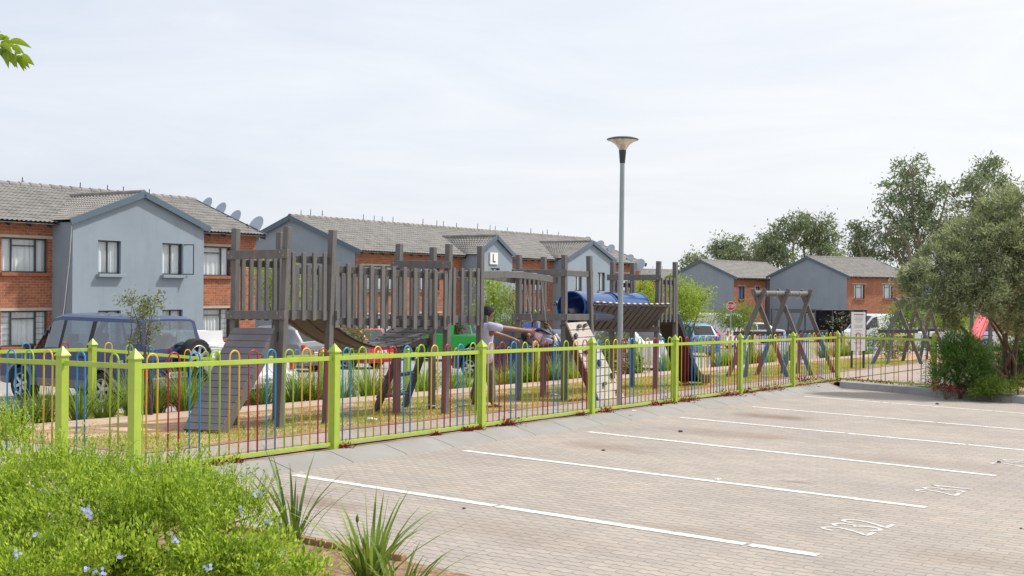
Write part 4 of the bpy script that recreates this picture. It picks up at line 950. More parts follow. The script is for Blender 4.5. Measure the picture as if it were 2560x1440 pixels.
# ------------------------------------------------------------------ vehicles (local frame: x forwards, y left, z up)
def wheel_parts(parent, x, y, r, wd, side, spokes=6, rimcol='alloy', name='wheel'):
    c = Vector((x, y, r)); ax = Vector((0, side, 0))
    prof = [(r * .64, -wd / 2), (r * .93, -wd / 2), (r, -wd / 2 + .03), (r, wd / 2 - .03), (r * .93, wd / 2), (r * .64, wd / 2), (r * .62, wd / 2 - .03)]
    w = MB().lathe(prof, c, 28, axis=ax).build(name, MAT['tyre'], parent, smooth=40, world=False)
    rm = MB(); rm.lathe([(r * .66, wd / 2 - .005), (r * .62, wd / 2 + .004), (r * .57, wd / 2 - .01), (r * .55, wd / 2 - .06)], c, 28, axis=ax)
    q = Vector((0, 0, 1)).rotation_difference(ax)
    for k in range(spokes):
        a = 2 * math.pi * k / spokes + .3; d = q @ Vector((math.cos(a), math.sin(a), 0))
        rm.bar(c + ax * (wd / 2 - .03) + d * .03, c + ax * (wd / 2 - .035) + d * r * .58, r * .17, .03, up=ax)
    rm.lathe([(.001, wd / 2 + .0), (.05, wd / 2 - .005), (.075, wd / 2 - .02), (.08, wd / 2 - .05)], c, 16, axis=ax)
    rm.build('rim', MAT[rimcol], w, smooth=40, world=False)
    MB().lathe([(.001, wd / 2 - .075), (r * .62, wd / 2 - .075)], c, 20, axis=ax).build('shade_disc', MAT['trim'], w, world=False)  # dark backing disc, stands in for the shade seen between the spokes
    return w
def vehicle(name, label, cat, loc, heading, col, st, axles, r=.32, sills=.24, win=(), shield=None, rear=None, glass='cardark', clad=None, bed=None, tail=(), plate_z=.75, spokes=6, group=None, detail=True, rails=False, flare=None, seats=False, rimcol='alloy'):
    """st: stations (x, half width, belt z, top z, top half width); heading: world direction of the nose"""
    v = thing(name, label, cat, loc, math.atan2(heading.y, heading.x), group)
    st = np.array(st, float); xs = st[:, 0]; R_ = r + .06
    X = set(np.round(xs, 3)); 
    for a, b in list(win) + [w for w in (shield, rear) if w]: X |= {round(a, 3), round(b, 3)}
    for ax in axles: X |= {round(x, 3) for x in np.linspace(ax - R_, ax + R_, 13)}
    X |= {round(x, 3) for x in np.arange(xs[0], xs[-1], .14)}
    X = sorted(x for x in X if xs[0] <= x <= xs[-1]); X = [x for i, x in enumerate(X) if i == 0 or x - X[i - 1] > .004]
    I = lambda x, k: float(np.interp(x, xs, st[:, k]))
    def ring(x):
        w, zb, zt, tw = (I(x, k) for k in (1, 2, 3, 4)); z0 = sills
        for ax in axles:
            if abs(x - ax) < R_ - 1e-4: z0 = max(z0, r + math.sqrt(R_ ** 2 - (x - ax) ** 2))
        fl = 0
        zm = max(z0 + .04, sills + (zb - sills) * (.24 if clad else .52)); zt = max(zt, zb + .012); th = zt - zb
        p = [(w - .05, z0), (w - .005, z0 + .02), (w + .012, zm), (w, zb), (w + (tw - w) * .10, zb + th * .10), (w + (tw - w) * .86, zb + th * .84), (tw, zb + th * .94), (tw - .09, zt), (tw * .5, zt + .014), (0, zt + .02)]
        return [Vector((x, y, z)) for y, z in p] 
    rings = [ring(x) for x in X]; body, pil, cladm, floor = MB(), MB(), MB(), MB()
    wm, shm, rrm = MB(), MB(), MB()
    def inr(a, b, rg): return rg and rg[0] - .003 <= a and b <= rg[1] + .003
    for i in range(len(X) - 1):
        a, b = X[i], X[i + 1]
        for k in range(9):
            for sg in (1, -1):
                q = [rings[i][k], rings[i + 1][k], rings[i + 1][k + 1], rings[i][k + 1]]; q = [Vector((p.x, p.y * sg, p.z)) for p in q]
                tgt = body
                if k == 4 and any(inr(a, b, w) for w in win): tgt = wm
                elif k in (7, 8) and inr(a, b, shield): tgt = shm
                elif k in (7, 8) and inr(a, b, rear): tgt = rrm
                elif bed and k >= 4 and inr(a, b, bed): continue
                elif clad and k <= 1: tgt = cladm
                elif detail and win and k == 4 and min(w[0] for w in win) < a and b < max(w[1] for w in win): tgt = pil
                tgt.add(q, [(0, 1, 2, 3)])
    for rg in (rings[0], rings[-1]):
        body.add([Vector((p.x, p.y, p.z)) for p in rg] + [Vector((p.x, -p.y, p.z)) for p in reversed(rg[:-1])], [tuple(range(2 * len(rg) - 1))])
    bo = body.build('body', col, v, smooth=46, world=False)
    for sg in (1, -1):
        for w_ in win[1:] if detail else ():
            m = MB()
            for f in pil.f:
                p = [Vector(pil.v[k]) for k in f]
                if p[0].y * sg > 0 and all(w_[1] - .004 <= t.x <= w_[1] + .25 for t in p): m.add(p, [(0, 1, 2, 3)])
            if len(m.v): m.build('window_pillar', MAT['trim'], v, world=False)
    if len(cladm.v):
        for sg in (1, -1):
            m = MB()
            for f in cladm.f:
                p = [Vector(cladm.v[k]) for k in f]
                if p[0].y * sg > 0: m.add(p, [(0, 1, 2, 3)])
            m.build('lower_cladding', MAT[clad], bo, smooth=32, world=False)
    for mbx, nm in ((wm, 'side_window'), (shm, 'windscreen'), (rrm, 'rear_window')):
        if not len(mbx.v): continue
        if nm == 'side_window':
            for sg in (1, -1):
                for w_ in win:
                    m = MB()
                    for f in mbx.f:
                        p = [Vector(mbx.v[k]) for k in f]
                        if p[0].y * sg > 0 and all(w_[0] - .004 <= t.x <= w_[1] + .004 for t in p): m.add(p, [(0, 1, 2, 3)])
                    if len(m.v): m.build(nm, MAT[glass], v, smooth=180, world=False)
        else: mbx.build(nm, MAT[glass], v, smooth=180, world=False)
    x0, x1 = xs[0], xs[-1]; wmid = I(0, 1)
    fl = MB().box(((x0 + x1) / 2, 0, sills + .10), (x1 - x0 - .3, wmid * 1.5, .14)).box(((x0 + x1) / 2, 0, sills + .28), (x1 - x0 - .5, wmid * .95, .3)); fl.build('underbody', MAT['trim'], v, world=False)
    if bed:
        b0, b1 = bed; zf = .62
        m = MB().box(((b0 + b1) / 2, 0, zf), (b1 - b0, wmid * 1.7, .03)); 
        for sg in (1, -1): m.box(((b0 + b1) / 2, sg * (wmid - .09), (zf + I(b0 + .2, 2)) / 2), (b1 - b0, .03, I(b0 + .2, 2) - zf)); m.box(((b0 + b1) / 2, sg * (wmid - .05), I(b0 + .2, 2) + .005), (b1 - b0, .1, .02))
        m.box((b0 - .0, 0, (zf + I(b0 + .2, 2)) / 2), (.04, wmid * 1.75, I(b0 + .2, 2) - zf)); m.box((b1, 0, 1.15), (.03, wmid * 1.5, .7)); m.build('load_bed', col, v, world=False)
    if seats:
        m = MB()
        for x in (.35, -.55):
            for y in (.38, -.38):
                m.box((x, y, .95), (.14, .46, .62), Matrix.Rotation(R(-12), 3, 'Y')); m.box((x - .08, y, 1.36), (.09, .26, .18), Matrix.Rotation(R(-12), 3, 'Y')); m.box((x + .25, y, .70), (.5, .46, .14))
        m.box((1.0, 0, .92), (.35, 1.4, .22)); m.build('seat', MAT['seat'], v, bevel=.03, world=False)
    for ax in axles:
        for sg in (1, -1): wheel_parts(v, ax, sg * (wmid - .105), r, .21 if r < .34 else .25, sg, spokes, rimcol)
    wr, wf = I(x0, 1), I(x1, 1)
    MB().box((x0 - .03, 0, sills + .19), (.12, wr * 2 - .02, .22)).build('rear_bumper', MAT['silverclad'] if clad else col, v, bevel=.03, world=False)
    MB().box((x1 + .02, 0, sills + .19), (.12, wf * 2 - .02, .22)).build('front_bumper', MAT['silverclad'] if clad else col, v, bevel=.03, world=False)
    zb0 = I(x0, 2); zf0 = I(x1, 2)
    for sg in (1, -1):
        MB().box((x0 - .005, sg * (wr - .10), (tail[0] + tail[1]) / 2 if tail else zb0 - .14), (.05, .15, (tail[1] - tail[0]) if tail else .22)).build('tail_light', MAT['taillight'], v, bevel=.015, world=False)
        MB().box((x1 + .002, sg * (wf - .16), zf0 - .10), (.05, .28, .13)).build('headlight', MAT['lens'], v, bevel=.02, world=False)
        xm = (shield[0] + (shield[1] - shield[0]) * .78) if shield else .9
        MB().box((xm - .05, sg * (I(xm, 1) + .10), I(xm, 2) + .10), (.09, .17, .13)).bar((xm - .05, sg * (I(xm, 1) - .02), I(xm, 2) + .05), (xm - .05, sg * (I(xm, 1) + .08), I(xm, 2) + .08), .03, .03).build('mirror', MAT['trim'], v, bevel=.02, world=False)
    pl = MB().box((x0 - .10, 0 if plate_z < 1 else .35, plate_z), (.012, .50, .115)).build('number_plate', MAT['plate'], v, world=False)
    m = MB(); 
    for k in range(7): m.box((x0 - .1075, -.19 + k * .063 + (0 if plate_z < 1 else .35), plate_z), (.002, .036 if k != 3 else .012, .065))
    m.build('plate_marking', MAT['ink'], pl, world=False)
    if detail:
        m = MB()
        for a in win[1:] if len(win) > 1 else ():
            for sg in (1, -1):
                pr = [rings[min(range(len(X)), key=lambda i: abs(X[i] - a[1] - .03))][k] for k in (1, 2, 3)]
                for p, q2 in zip(pr, pr[1:]): m.bar(Vector((p.x, sg * (p.y + .002), max(p.z, sills + .1))), Vector((q2.x, sg * (q2.y + .002), q2.z)), .010, .006, up=(0, 1, 0))
        for w_ in win[:2]:
            for sg in (1, -1): m.box((w_[0] + .14, sg * (wmid + .012), I(w_[0] + .14, 2) - .10), (.15, .03, .035))
        if len(m.v): m.build('door_handle', MAT['trim'], v, world=False)
    if rails:
        m = MB()
        for sg in (1, -1): m.tube([(win[-1][0] + .1, sg * .58, I(0, 3) - .01), (win[-1][0] + .2, sg * .58, I(0, 3) + .05), (win[0][1] - .5, sg * .58, I(0, 3) + .05), (win[0][1] - .4, sg * .58, I(0, 3) - .01)], .018, 6)
        m.build('roof_rail', MAT['trim'], v, world=False)
    return v
SUV = [(-2.50, .80, .98, 1.0, .72), (-2.47, .85, 1.10, 1.14, .74), (-2.32, .875, 1.13, 1.80, .67), (-2.15, .88, 1.13, 1.86, .665), (.25, .88, 1.11, 1.88, .67), (.5, .88, 1.11, 1.83, .67), (1.12, .88, 1.08, 1.12, .73), (1.3, .88, 1.06, 1.11, .76), (2.1, .86, .99, 1.03, .76), (2.25, .80, .84, .90, .70)]
HATCH = [(-1.95, .72, .80, .84, .62), (-1.90, .80, .92, .98, .64), (-1.55, .83, .93, 1.38, .58), (-1.2, .84, .92, 1.45, .58), (.1, .84, .90, 1.46, .585), (.35, .84, .90, 1.40, .58), (1.15, .83, .86, .92, .68), (1.75, .80, .76, .80, .66), (1.95, .72, .62, .66, .58)]
SEDAN = [(-2.15, .72, .82, .86, .62), (-2.05, .80, .92, .97, .66), (-1.55, .84, .95, 1.0, .66), (-.95, .85, .94, 1.38, .57), (-.6, .85, .93, 1.43, .57), (.25, .85, .92, 1.43, .575), (.45, .85, .91, 1.39, .57), (1.2, .84, .87, .93, .68), (1.9, .80, .76, .80, .66), (2.12, .72, .62, .66, .58)]
PICK = [(-2.55, .82, .95, .97, .80), (-2.5, .84, 1.03, 1.05, .82), (-.55, .87, 1.04, 1.06, .84), (-.50, .87, 1.04, 1.62, .66), (-.35, .87, 1.05, 1.74, .64), (.35, .87, 1.05, 1.74, .64), (.55, .87, 1.05, 1.70, .64), (1.25, .87, 1.02, 1.06, .74), (2.2, .85, .95, 1.0, .74), (2.45, .78, .82, .88, .68)]
VAN = [(-2.35, .86, .98, 1.0, .80), (-2.33, .90, 1.12, 1.16, .82), (-2.24, .92, 1.14, 1.92, .78), (-2.1, .92, 1.14, 2.02, .77), (.8, .92, 1.12, 2.02, .77), (1.05, .92, 1.12, 1.94, .77), (1.85, .90, 1.02, 1.08, .78), (2.2, .86, .86, .90, .74), (2.35, .78, .66, .70, .66)]
def on_road(s, n): return W(s, n, rz(s, n))
# the navy off-roader with its spare wheel
hd = (V(53, 1000, 25.8) - V(265, 1000, 24.24)); hd.z = 0; hd.normalize()
s_, n_ = G(265, 1013, -.28); rearw = on_road(*G(265, 1016, -.30)); cen = rearw + hd * 1.36 + Vector((hd.y, -hd.x, 0)) * .78
cen.z = rz(cen.dot(FD), cen.dot(ND)) - .03
paj = vehicle('parked_off_roader', 'navy blue off-roader with silver lower body and spare wheel on its rear door', 'off-roader', cen, hd, paint('navy', (.010, .030, .115)), SUV, (1.36, -1.36), r=.37, sills=.36,
    win=((.12, 1.0), (-.82, .02), (-2.2, -.96)), shield=(.52, 1.12), rear=(-2.455, -2.33), glass='carglass', clad='silverclad', tail=(.62, .84), plate_z=.70, seats=True)
for ax in (1.36, -1.36):
    for sg in (1, -1):
        m = MB(); k = 14
        for i in range(k + 1):
            a = math.pi * i / k; 
            for rr, y in ((.42, .875), (.50, .885), (.50, .935), (.43, .945)): m.v.append((ax + rr * math.cos(a), sg * y, .37 + rr * math.sin(a)))
        m.f = [(4 * i + j, 4 * i + (j + 1) % 4, 4 * i + 4 + (j + 1) % 4, 4 * i + 4 + j) for i in range(k) for j in range(4)]
        m.build('wheel_flare', MAT['silverclad'], paj, smooth=50, world=False)
spw = wheel_parts(paj, 0, 0, .36, .24, 1, 6, name='spare_wheel'); 
spw.matrix_local = Matrix.Translation((-2.66, -.40, .70)) @ Matrix.Rotation(R(90), 4, 'Z') 
t_ = text_mesh('lettering', 'PAJERO', .05, .042, .010, MAT['plate'], Matrix.Translation((.98, .905, .87)) @ Matrix.Rotation(R(180), 4, 'Z') @ Matrix.Rotation(R(90), 4, 'X')); t_.parent = paj
t_ = text_mesh('lettering', '4WD', .05, .05, .012, MAT['plate'], Matrix.Translation((-1.95, .905, .98)) @ Matrix.Rotation(R(180), 4, 'Z') @ Matrix.Rotation(R(90), 4, 'X')); t_.parent = paj
# others: px, py of the rear centre on the road, nose direction
NDIR = ND.copy()
def park(name, label, cat, s, n, hdir, col, st, ax, **k):
    return vehicle(name, label, cat, on_road(s, n), hdir, col, st, ax, detail=False, **k)
FW = FD.copy()
wcol = paint('white', (.78, .78, .80)); _c = G(745, 1008, -.30); PKP = (_c[0] - .85, _c[1] + 2.6)
park('pickup', 'white pickup with rack on its bed, parked beside the navy off-roader behind the plank ramp', 'pickup', *PKP, NDIR, wcol, [(x, w, b * .93, 1.0 + (t - 1.0) * .66 if t > 1.2 else t * .93, q) for x, w, b, t, q in PICK], (1.5, -1.45), r=.35, sills=.38, win=((-.35, 1.0),), shield=(.58, 1.24), rear=(-.55, -.50), bed=(-2.5, -.55), tail=(.72, 1.0), plate_z=.55)
park('hatchback', 'silver hatchback with dark windows seen beneath the slat bridge', 'car', 30.3, 28.6, NDIR, paint('silver', (.20, .21, .225)), HATCH, (1.25, -1.2), win=((-.1, .9), (-1.2, -.18)), shield=(.40, 1.14), rear=(-1.88, -1.58), tail=(.72, .92), plate_z=.62)
park('hatchback', 'bright red hatchback seen beneath the slat bridge, left of the green canopy pickup', 'car', 33.3, 28.4, NDIR, paint('red', (.55, .008, .025)), HATCH, (1.25, -1.2), win=((-.1, .9), (-1.2, -.18)), shield=(.40, 1.14), rear=(-1.88, -1.58), tail=(.72, .92), plate_z=.60)
park('pickup', 'bright green pickup with covered load bed, behind the man', 'pickup', 41.4, 29.2, (NDIR - FW * .1).normalized(), paint('green', (.02, .42, .05)), PICK, (1.5, -1.45), r=.34, sills=.34, win=((-.35, .22), (.30, 1.0)), shield=(.58, 1.24), rear=(-.55, -.50), tail=(.72, .98), plate_z=.70, spokes=8)
park('hatchback', 'dark blue car parked close behind the far fence, left of the climbing panel', 'car', 31.2, 19.5, NDIR, paint('dark_blue', (.015, .03, .09)), HATCH, (1.25, -1.2), win=((-.1, .9), (-1.2, -.18)), shield=(.40, 1.14), rear=(-1.88, -1.58), tail=(.72, .92), plate_z=.60)
park('pickup', 'bright blue pickup cab seen behind the swinging child', 'pickup', 46.0, 28.8, NDIR, paint('bright_blue', (.01, .07, .42)), PICK, (1.5, -1.45), r=.34, sills=.34, win=((-.35, 1.0),), shield=(.58, 1.24), rear=(-.55, -.50), bed=(-2.5, -.55), tail=(.72, .98), plate_z=.6)
park('sedan', 'white sedan parked behind the far fence, seen below the trough bridge', 'car', 39.6, 20.3, (NDIR + FW * .35).normalized(), wcol, SEDAN, (1.3, -1.25), win=((-.1, .95), (-.95, -.18)), shield=(.46, 1.19), rear=(-1.54, -.96), tail=(.74, .9), plate_z=.6)
park('sedan', 'white sedan farther off, roof showing above the nearer white sedan', 'car', 50.2, 25.4, NDIR, paint('white_grey', (.60, .61, .63)), SEDAN, (1.3, -1.25), win=((-.1, .95), (-.95, -.18)), shield=(.46, 1.19), rear=(-1.54, -.96), tail=(.74, .9), plate_z=.6)
park('hatchback', 'crimson hatchback with roof spoiler, left of the blue estate car', 'car', 58.8, 27.0, NDIR, paint('crimson', (.62, .006, .05)), HATCH, (1.25, -1.2), win=((-.1, .9), (-1.2, -.18)), shield=(.40, 1.14), rear=(-1.88, -1.58), tail=(.72, .92), plate_z=.6, rails=True)
s_, n_ = G(1772, 893, -.30)
park('estate_car', 'light blue estate car with roof rails, in front of the STOP sign', 'car', s_ + .9, n_ + 1.7, (FW * .55 + NDIR * .83).normalized(), paint('light_blue', (.045, .22, .42)), [(x, w, b, t * (1.06 if t > 1.2 else 1), q) for x, w, b, t, q in HATCH], (1.25, -1.2), win=((-.1, .9), (-1.4, -.18)), shield=(.40, 1.14), rear=(-1.88, -1.58), tail=(.70, .95), plate_z=.60, rails=True)
park('van', 'white van, its long roof showing above the crimson hatchback', 'van', 66.0, 29.0, (FW * .2 + NDIR).normalized(), wcol, VAN, (1.4, -1.4), r=.33, sills=.26, win=((.3, 1.6),), shield=(1.08, 1.83), rear=(-2.32, -2.25), tail=(.8, 1.1), plate_z=.7)
park('sedan', 'pale car mostly hidden by the feathery tree behind the STOP sign', 'car', 77.5, 30.5, (NDIR - FW).normalized(), paint('pale_grey', (.5, .52, .54)), SEDAN, (1.3, -1.25), win=((-.1, .95), (-.95, -.18)), shield=(.46, 1.19), rear=(-1.54, -.96), tail=(.74, .9), plate_z=.6)
c = V(2196, 843, 78); park('van', 'white minivan beside the notice board, facing left', 'van', c.dot(FD), c.dot(ND), Vector((-.92, -.38, 0)), wcol, VAN, (1.4, -1.4), r=.33, sills=.26, win=((.75, 1.65),), shield=(1.08, 1.83), tail=(.8, 1.1), plate_z=.7)
c = V(2392, 848, 70); park('pickup', 'white pickup with ladder rack, half hidden beyond the right shrubs', 'pickup', c.dot(FD), c.dot(ND), Vector((-.96, .25, 0)), wcol, PICK, (1.5, -1.45), r=.34, sills=.34, win=((-.35, 1.0),), shield=(.58, 1.24), rear=(-.55, -.50), bed=(-2.5, -.55), tail=(.72, .98), plate_z=.6)

rk = MB(); o = bpy.data.objects['pickup']
for y in (-.72, .72): rk.tube([(-2.3, y, 1.0), (-2.3, y, 1.22), (-.65, y, 1.22), (-.65, y, 1.0)], .02, 6)
for x in (-2.3, -1.75, -1.2, -.65): rk.tube([(x, -.72, 1.22), (x, .72, 1.22)], .02, 6)
rk.build('bed_rack', MAT['white'], o, smooth=60, world=False)
# ------------------------------------------------------------------ foliage
def npmesh(name, verts, k, mat, parent=None, off=None, smooth=False):
    """verts (N*k,3): N faces of k corners"""
    N_ = len(verts) // k; me = bpy.data.meshes.new(name); v = verts - np.array(off if off is not None else (0, 0, 0))
    me.vertices.add(len(v)); me.vertices.foreach_set('co', v.astype(np.float32).ravel())
    me.loops.add(N_ * k); me.loops.foreach_set('vertex_index', np.arange(N_ * k, dtype=np.int32))
    me.polygons.add(N_); me.polygons.foreach_set('loop_start', np.arange(0, N_ * k, k, dtype=np.int32))
    me.update(calc_edges=True); me.materials.append(mat)
    o = bpy.data.objects.new(name, me); COL.objects.link(o)
    if parent: o.parent = parent
    return o
def unit(a): return a / np.maximum(np.linalg.norm(a, axis=1, keepdims=True), 1e-9)
def leaves(P, Dn, L, w, curl=.0):
    """diamond leaves at P pointing along Dn"""
    n = len(P); Dn = unit(Dn); sd = unit(np.cross(Dn, rng.normal(size=(n, 3)))); L = L * rng.uniform(.65, 1.25, (n, 1)); wv = sd * (L * w / 2)
    nn = np.cross(Dn, sd); mid = P + Dn * L * .45 + nn * L * .06
    return np.stack([P, mid + wv, P + Dn * L - nn * L * curl, mid - wv], 1).reshape(-1, 3)
def clump_pts(blobs, n, nclump, spread, bias=.55):
    """points in leaf clumps spread through ellipsoids; returns points and outward directions"""
    vol = np.array([b[3] * b[4] * b[5] for b in blobs]) ** .75; vol /= vol.sum(); P, O = [], []
    for b, f in zip(blobs, vol):
        c, r = np.array(b[:3]), np.array(b[3:6]); k = max(3, int(nclump * f)); m = max(1, int(n * f / k))
        u = unit(rng.normal(size=(k, 3))); rad = rng.uniform(0, 1, (k, 1)) ** (1 / 3 * bias) ; C = c + u * rad * r * rng.uniform(.72, 1.25, (k, 1))
        sz = rng.uniform(.6, 1.3, (k, 1, 1)); p = C[:, None, :] + rng.normal(size=(k, m, 3)) * spread * sz * np.array([1, 1, .8])
        P.append(p.reshape(-1, 3)); O.append(np.repeat(u, m, 0) + rng.normal(size=(k * m, 3)) * .6)
    return np.concatenate(P), np.concatenate(O)
def limbs(mb, base, tips, r0, bend=.25, n=7, split=.3):
    base = Vector(base)
    for t in tips:
        t = Vector(t); d = t - base; pts = []
        k1 = Vector(rng.normal(size=3)) * d.length * .05
        for i in range(n + 1):
            f = i / n; p = base + Vector((d.x * f ** (1 + bend * 2), d.y * f ** (1 + bend * 2), d.z * f ** (1 - bend * .3))) + k1 * math.sin(f * math.pi) + Vector(rng.normal(size=3)) * d.length * .012
            pts.append(p)
        mb.tube(pts, [r0 * (1 - .85 * i / n) for i in range(n + 1)], 7)
def tree(name, label, base, blobs, n, nclump, spread, L, w, mat, trunk_r, bark='bark', tips=None, cat='tree', group=None, dirz=0., stems=1, bias=.6):
    t = thing(name, label, cat, base, 0, group); b = Vector(base); mb = MB()
    tips = tips or [Vector(q[:3]) + Vector((0, 0, q[5] * .3)) for q in blobs]
    for j in range(stems): limbs(mb, b + Vector((random.uniform(-1, 1), random.uniform(-1, 1), 0)) * trunk_r * 1.6 * (stems > 1) - Vector((0, 0, .15)), tips[j::stems], trunk_r)
    for q in blobs:
        c = np.array(q[:3]); lo = Vector(c) + Vector((0, 0, -q[5] * .5)); k = 4 + int(q[3] * 2)
        for i in range(min(k, 9)):
            u = unit(rng.normal(size=(1, 3)))[0]; u[2] = abs(u[2]) * .8; mb.tube([lo, lo.lerp(Vector(c + u * np.array(q[3:6]) * .5), .6), Vector(c + u * np.array(q[3:6]) * .85)], [trunk_r * .28, trunk_r * .18, trunk_r * .06], 5)
    mb.build('trunk', MAT[bark], t, smooth=60)
    P, O = clump_pts(blobs, n, nclump, spread, bias); O[:, 2] += dirz
    npmesh('crown', leaves(P, O, L, w), 4, mat, t, off=base); return t
def Vn(px, py, Y): v = V(px, py, Y); return (v.x, v.y, v.z)
def blob(px, py, Y, rx, rz, ry=None):                       # radii in pixels of the photograph's scale at that depth
    k = Y / F_PX; return (*Vn(px, py, Y), rx * k, (ry or rx) * k, rz * k)
def ground_at(px, Y, off=-.28): v = V(px, 900, Y); s, n = v.dot(FD), v.dot(ND); return Vector((v.x, v.y, gz(s, n) + off))
# tall gum trees behind the houses
def gum(label, Y, px, blobs, n=9000, L=.50):
    tree('gum_tree', label, ground_at(px, Y, 0), [blob(a, b, Y + rng.uniform(-3, 3), c, d) for a, b, c, d in blobs], int(n * .66), int(n / 62), .50, L, .34, MAT['L_euc'], .38, 'barkpale', group='gum trees beyond the houses', dirz=-.5, bias=.8)
gum('tallest gum tree beyond the houses, rising left of the olive-leaved tree', 150, 2290, [(2282, 425, 46, 36), (2250, 470, 45, 40), (2262, 535, 62, 45), (2330, 500, 60, 50), (2385, 478, 36, 30), (2300, 590, 75, 50), (2215, 575, 45, 40), (2370, 560, 52, 55), (2240, 628, 52, 36), (2205, 510, 20, 22)], 16000)
gum('slender gum tree with dark loose crown, behind the top right of the olive-leaved tree', 140, 2475, [(2470, 425, 38, 26), (2510, 460, 30, 20), (2445, 455, 30, 22), (2465, 515, 46, 34), (2440, 560, 26, 30)], 6000)
gum('small slim gum tree between the right-hand house roof and the tallest gum', 150, 2150, [(2150, 575, 24, 20), (2145, 610, 22, 24), (2165, 635, 26, 18)], 2600)
gum('broad dark gum tree above the gap between the two right-hand houses', 160, 1960, [(1950, 585, 42, 24), (1935, 610, 34, 26), (1990, 555, 34, 24), (1955, 640, 40, 20), (1915, 640, 24, 18)], 7000)
gum('olive-toned gum tree with bare forked limbs, right of the broad dark one', 165, 2035, [(2040, 560, 44, 26), (2060, 595, 34, 26), (2015, 585, 34, 30), (2050, 630, 44, 20), (2085, 640, 22, 14)], 7000)
gum('rounded gum tree above the left one of the right-hand houses', 165, 1825, [(1815, 620, 38, 24), (1840, 640, 44, 18), (1800, 645, 32, 16), (1850, 615, 20, 16)], 5000)
gum('small gum tree right of the rounded one, above the far roof ridge', 165, 1892, [(1893, 630, 24, 24), (1900, 655, 26, 14)], 2200)
gum('thin distant gum tree at the left end of the far tree line', 190, 1735, [(1738, 645, 18, 12), (1722, 660, 20, 10), (1752, 655, 14, 10)], 1600)
# big olive-leaved tree on the right
Y0 = 28.0; tb = WG(*G(2526, 960))
obl = [blob(2395, 690, Y0, 105, 75, 100), (blob(2480, 620, Y0, 110, 80, 110)), blob(2560, 560, Y0 + .3, 100, 85), blob(2330, 738, Y0 - .2, 80, 50), blob(2430, 740, Y0 - .3, 95, 50), blob(2560, 720, Y0, 110, 95), blob(2640, 640, Y0, 110, 110), blob(2285, 690, Y0, 38, 34), blob(2420, 590, Y0 + .5, 60, 45), blob(2575, 800, Y0 - .2, 70, 30), blob(2640, 760, Y0, 100, 90), blob(2360, 795, Y0, 45, 20), blob(2260, 680, Y0, 22, 16), blob(2345, 640, Y0 + .2, 45, 38), blob(2510, 510, Y0 + .4, 60, 40)]
tree('olive_leaved_tree', 'bushy grey-green tree with several thin stems at the right edge of the photo', tb, obl, 92000, 1150, .085, .105, .22, MAT['L_olive'], .055, 'bark', stems=4, bias=.75, dirz=.15,
     tips=[Vector(q[:3]) for q in obl[:12]])
# small trees behind the far fence
def small(label, px, Y, blobs, n, mat, L=.09, w=.42, spread=.16, tr=.05, off=-.28, dirz=0., name='young_tree', bark='bark', **k):
    tree(name, label, ground_at(px, Y, off), [blob(a, b, Y + rng.uniform(-.25, .25), c, d) for a, b, c, d in blobs], n, max(6, int(n / 26)), spread, L, w, MAT[mat], tr, bark, dirz=dirz, **k)
small('spindly sapling in the planted bed in front of the navy off-roader', 376, 19.3, [(380, 765, 26, 18), (358, 790, 30, 16), (330, 745, 22, 10), (398, 750, 16, 14), (375, 830, 20, 18), (345, 850, 22, 10), (312, 742, 14, 6)], 1100, 'L_grey', L=.055, w=.45, spread=.07, tr=.02, off=-.15)
small('light green young tree seen through the railings of the first tower', 690, 40, [(690, 680, 46, 30), (665, 720, 26, 22), (720, 700, 40, 36), (745, 740, 30, 30), (700, 750, 40, 26)], 4200, 'L_lime', L=.10, spread=.20)
small('bright green young tree left of the man, below the letter L sign', 1232, 50, [(1235, 740, 36, 34), (1220, 705, 14, 18), (1255, 770, 36, 30), (1215, 790, 30, 26), (1222, 700, 10, 14)], 4600, 'L_lime', L=.11, spread=.24)
small('grey-green young tree with fine leaves above the green pickup bonnet', 1275, 47, [(1275, 745, 26, 36), (1285, 790, 30, 30), (1260, 815, 24, 16)], 1500, 'L_grey', L=.12, w=.25, spread=.24)
small('yellow-green young tree right of the last tower', 1705, 56, [(1720, 740, 34, 26), (1705, 775, 44, 24), (1755, 745, 20, 14), (1690, 715, 24, 22), (1740, 785, 24, 12), (1772, 728, 8, 5)], 5200, 'L_lime', L=.12, spread=.24)
small('green young tree seen between the posts of the last tower', 1615, 58, [(1618, 745, 26, 26), (1600, 720, 16, 20), (1630, 770, 24, 20), (1612, 712, 12, 12)], 3000, 'L_lime', L=.12, spread=.24)
small('feathery drooping green tree behind the STOP sign', 1842, 66, [(1838, 785, 38, 18), (1815, 800, 30, 18), (1865, 780, 22, 16), (1850, 810, 34, 22), (1872, 765, 12, 8)], 3000, 'L_mid', L=.26, w=.10, spread=.22, dirz=-.9)
small('bushy green tree behind the swing frame at the right-hand house', 2268, 62, [(2262, 800, 34, 36), (2240, 790, 26, 26), (2290, 785, 24, 24), (2230, 830, 24, 16)], 4200, 'L_mid', L=.12, spread=.24)
small('bright green tree overhanging the far white pickup on the right', 2380, 60, [(2370, 790, 40, 22), (2410, 800, 30, 18), (2345, 800, 22, 14), (2395, 815, 34, 12)], 3600, 'L_lime', L=.12, spread=.22)
small('sparse bare-twigged shrub in front of the black shade structure', 2100, 60, [(2105, 800, 20, 26), (2125, 790, 12, 18), (1915, 780, 1, 1)][:2], 160, 'L_grey', L=.12, spread=.3, name='shrub', cat='shrub')
small('red-tipped shrub below the slat bridge, left of the red hatchback', 880, 33, [(878, 838, 34, 22), (860, 870, 22, 18), (905, 860, 20, 16)], 1500, 'L_grey', L=.10, spread=.16, name='shrub', cat='shrub', tr=.025)
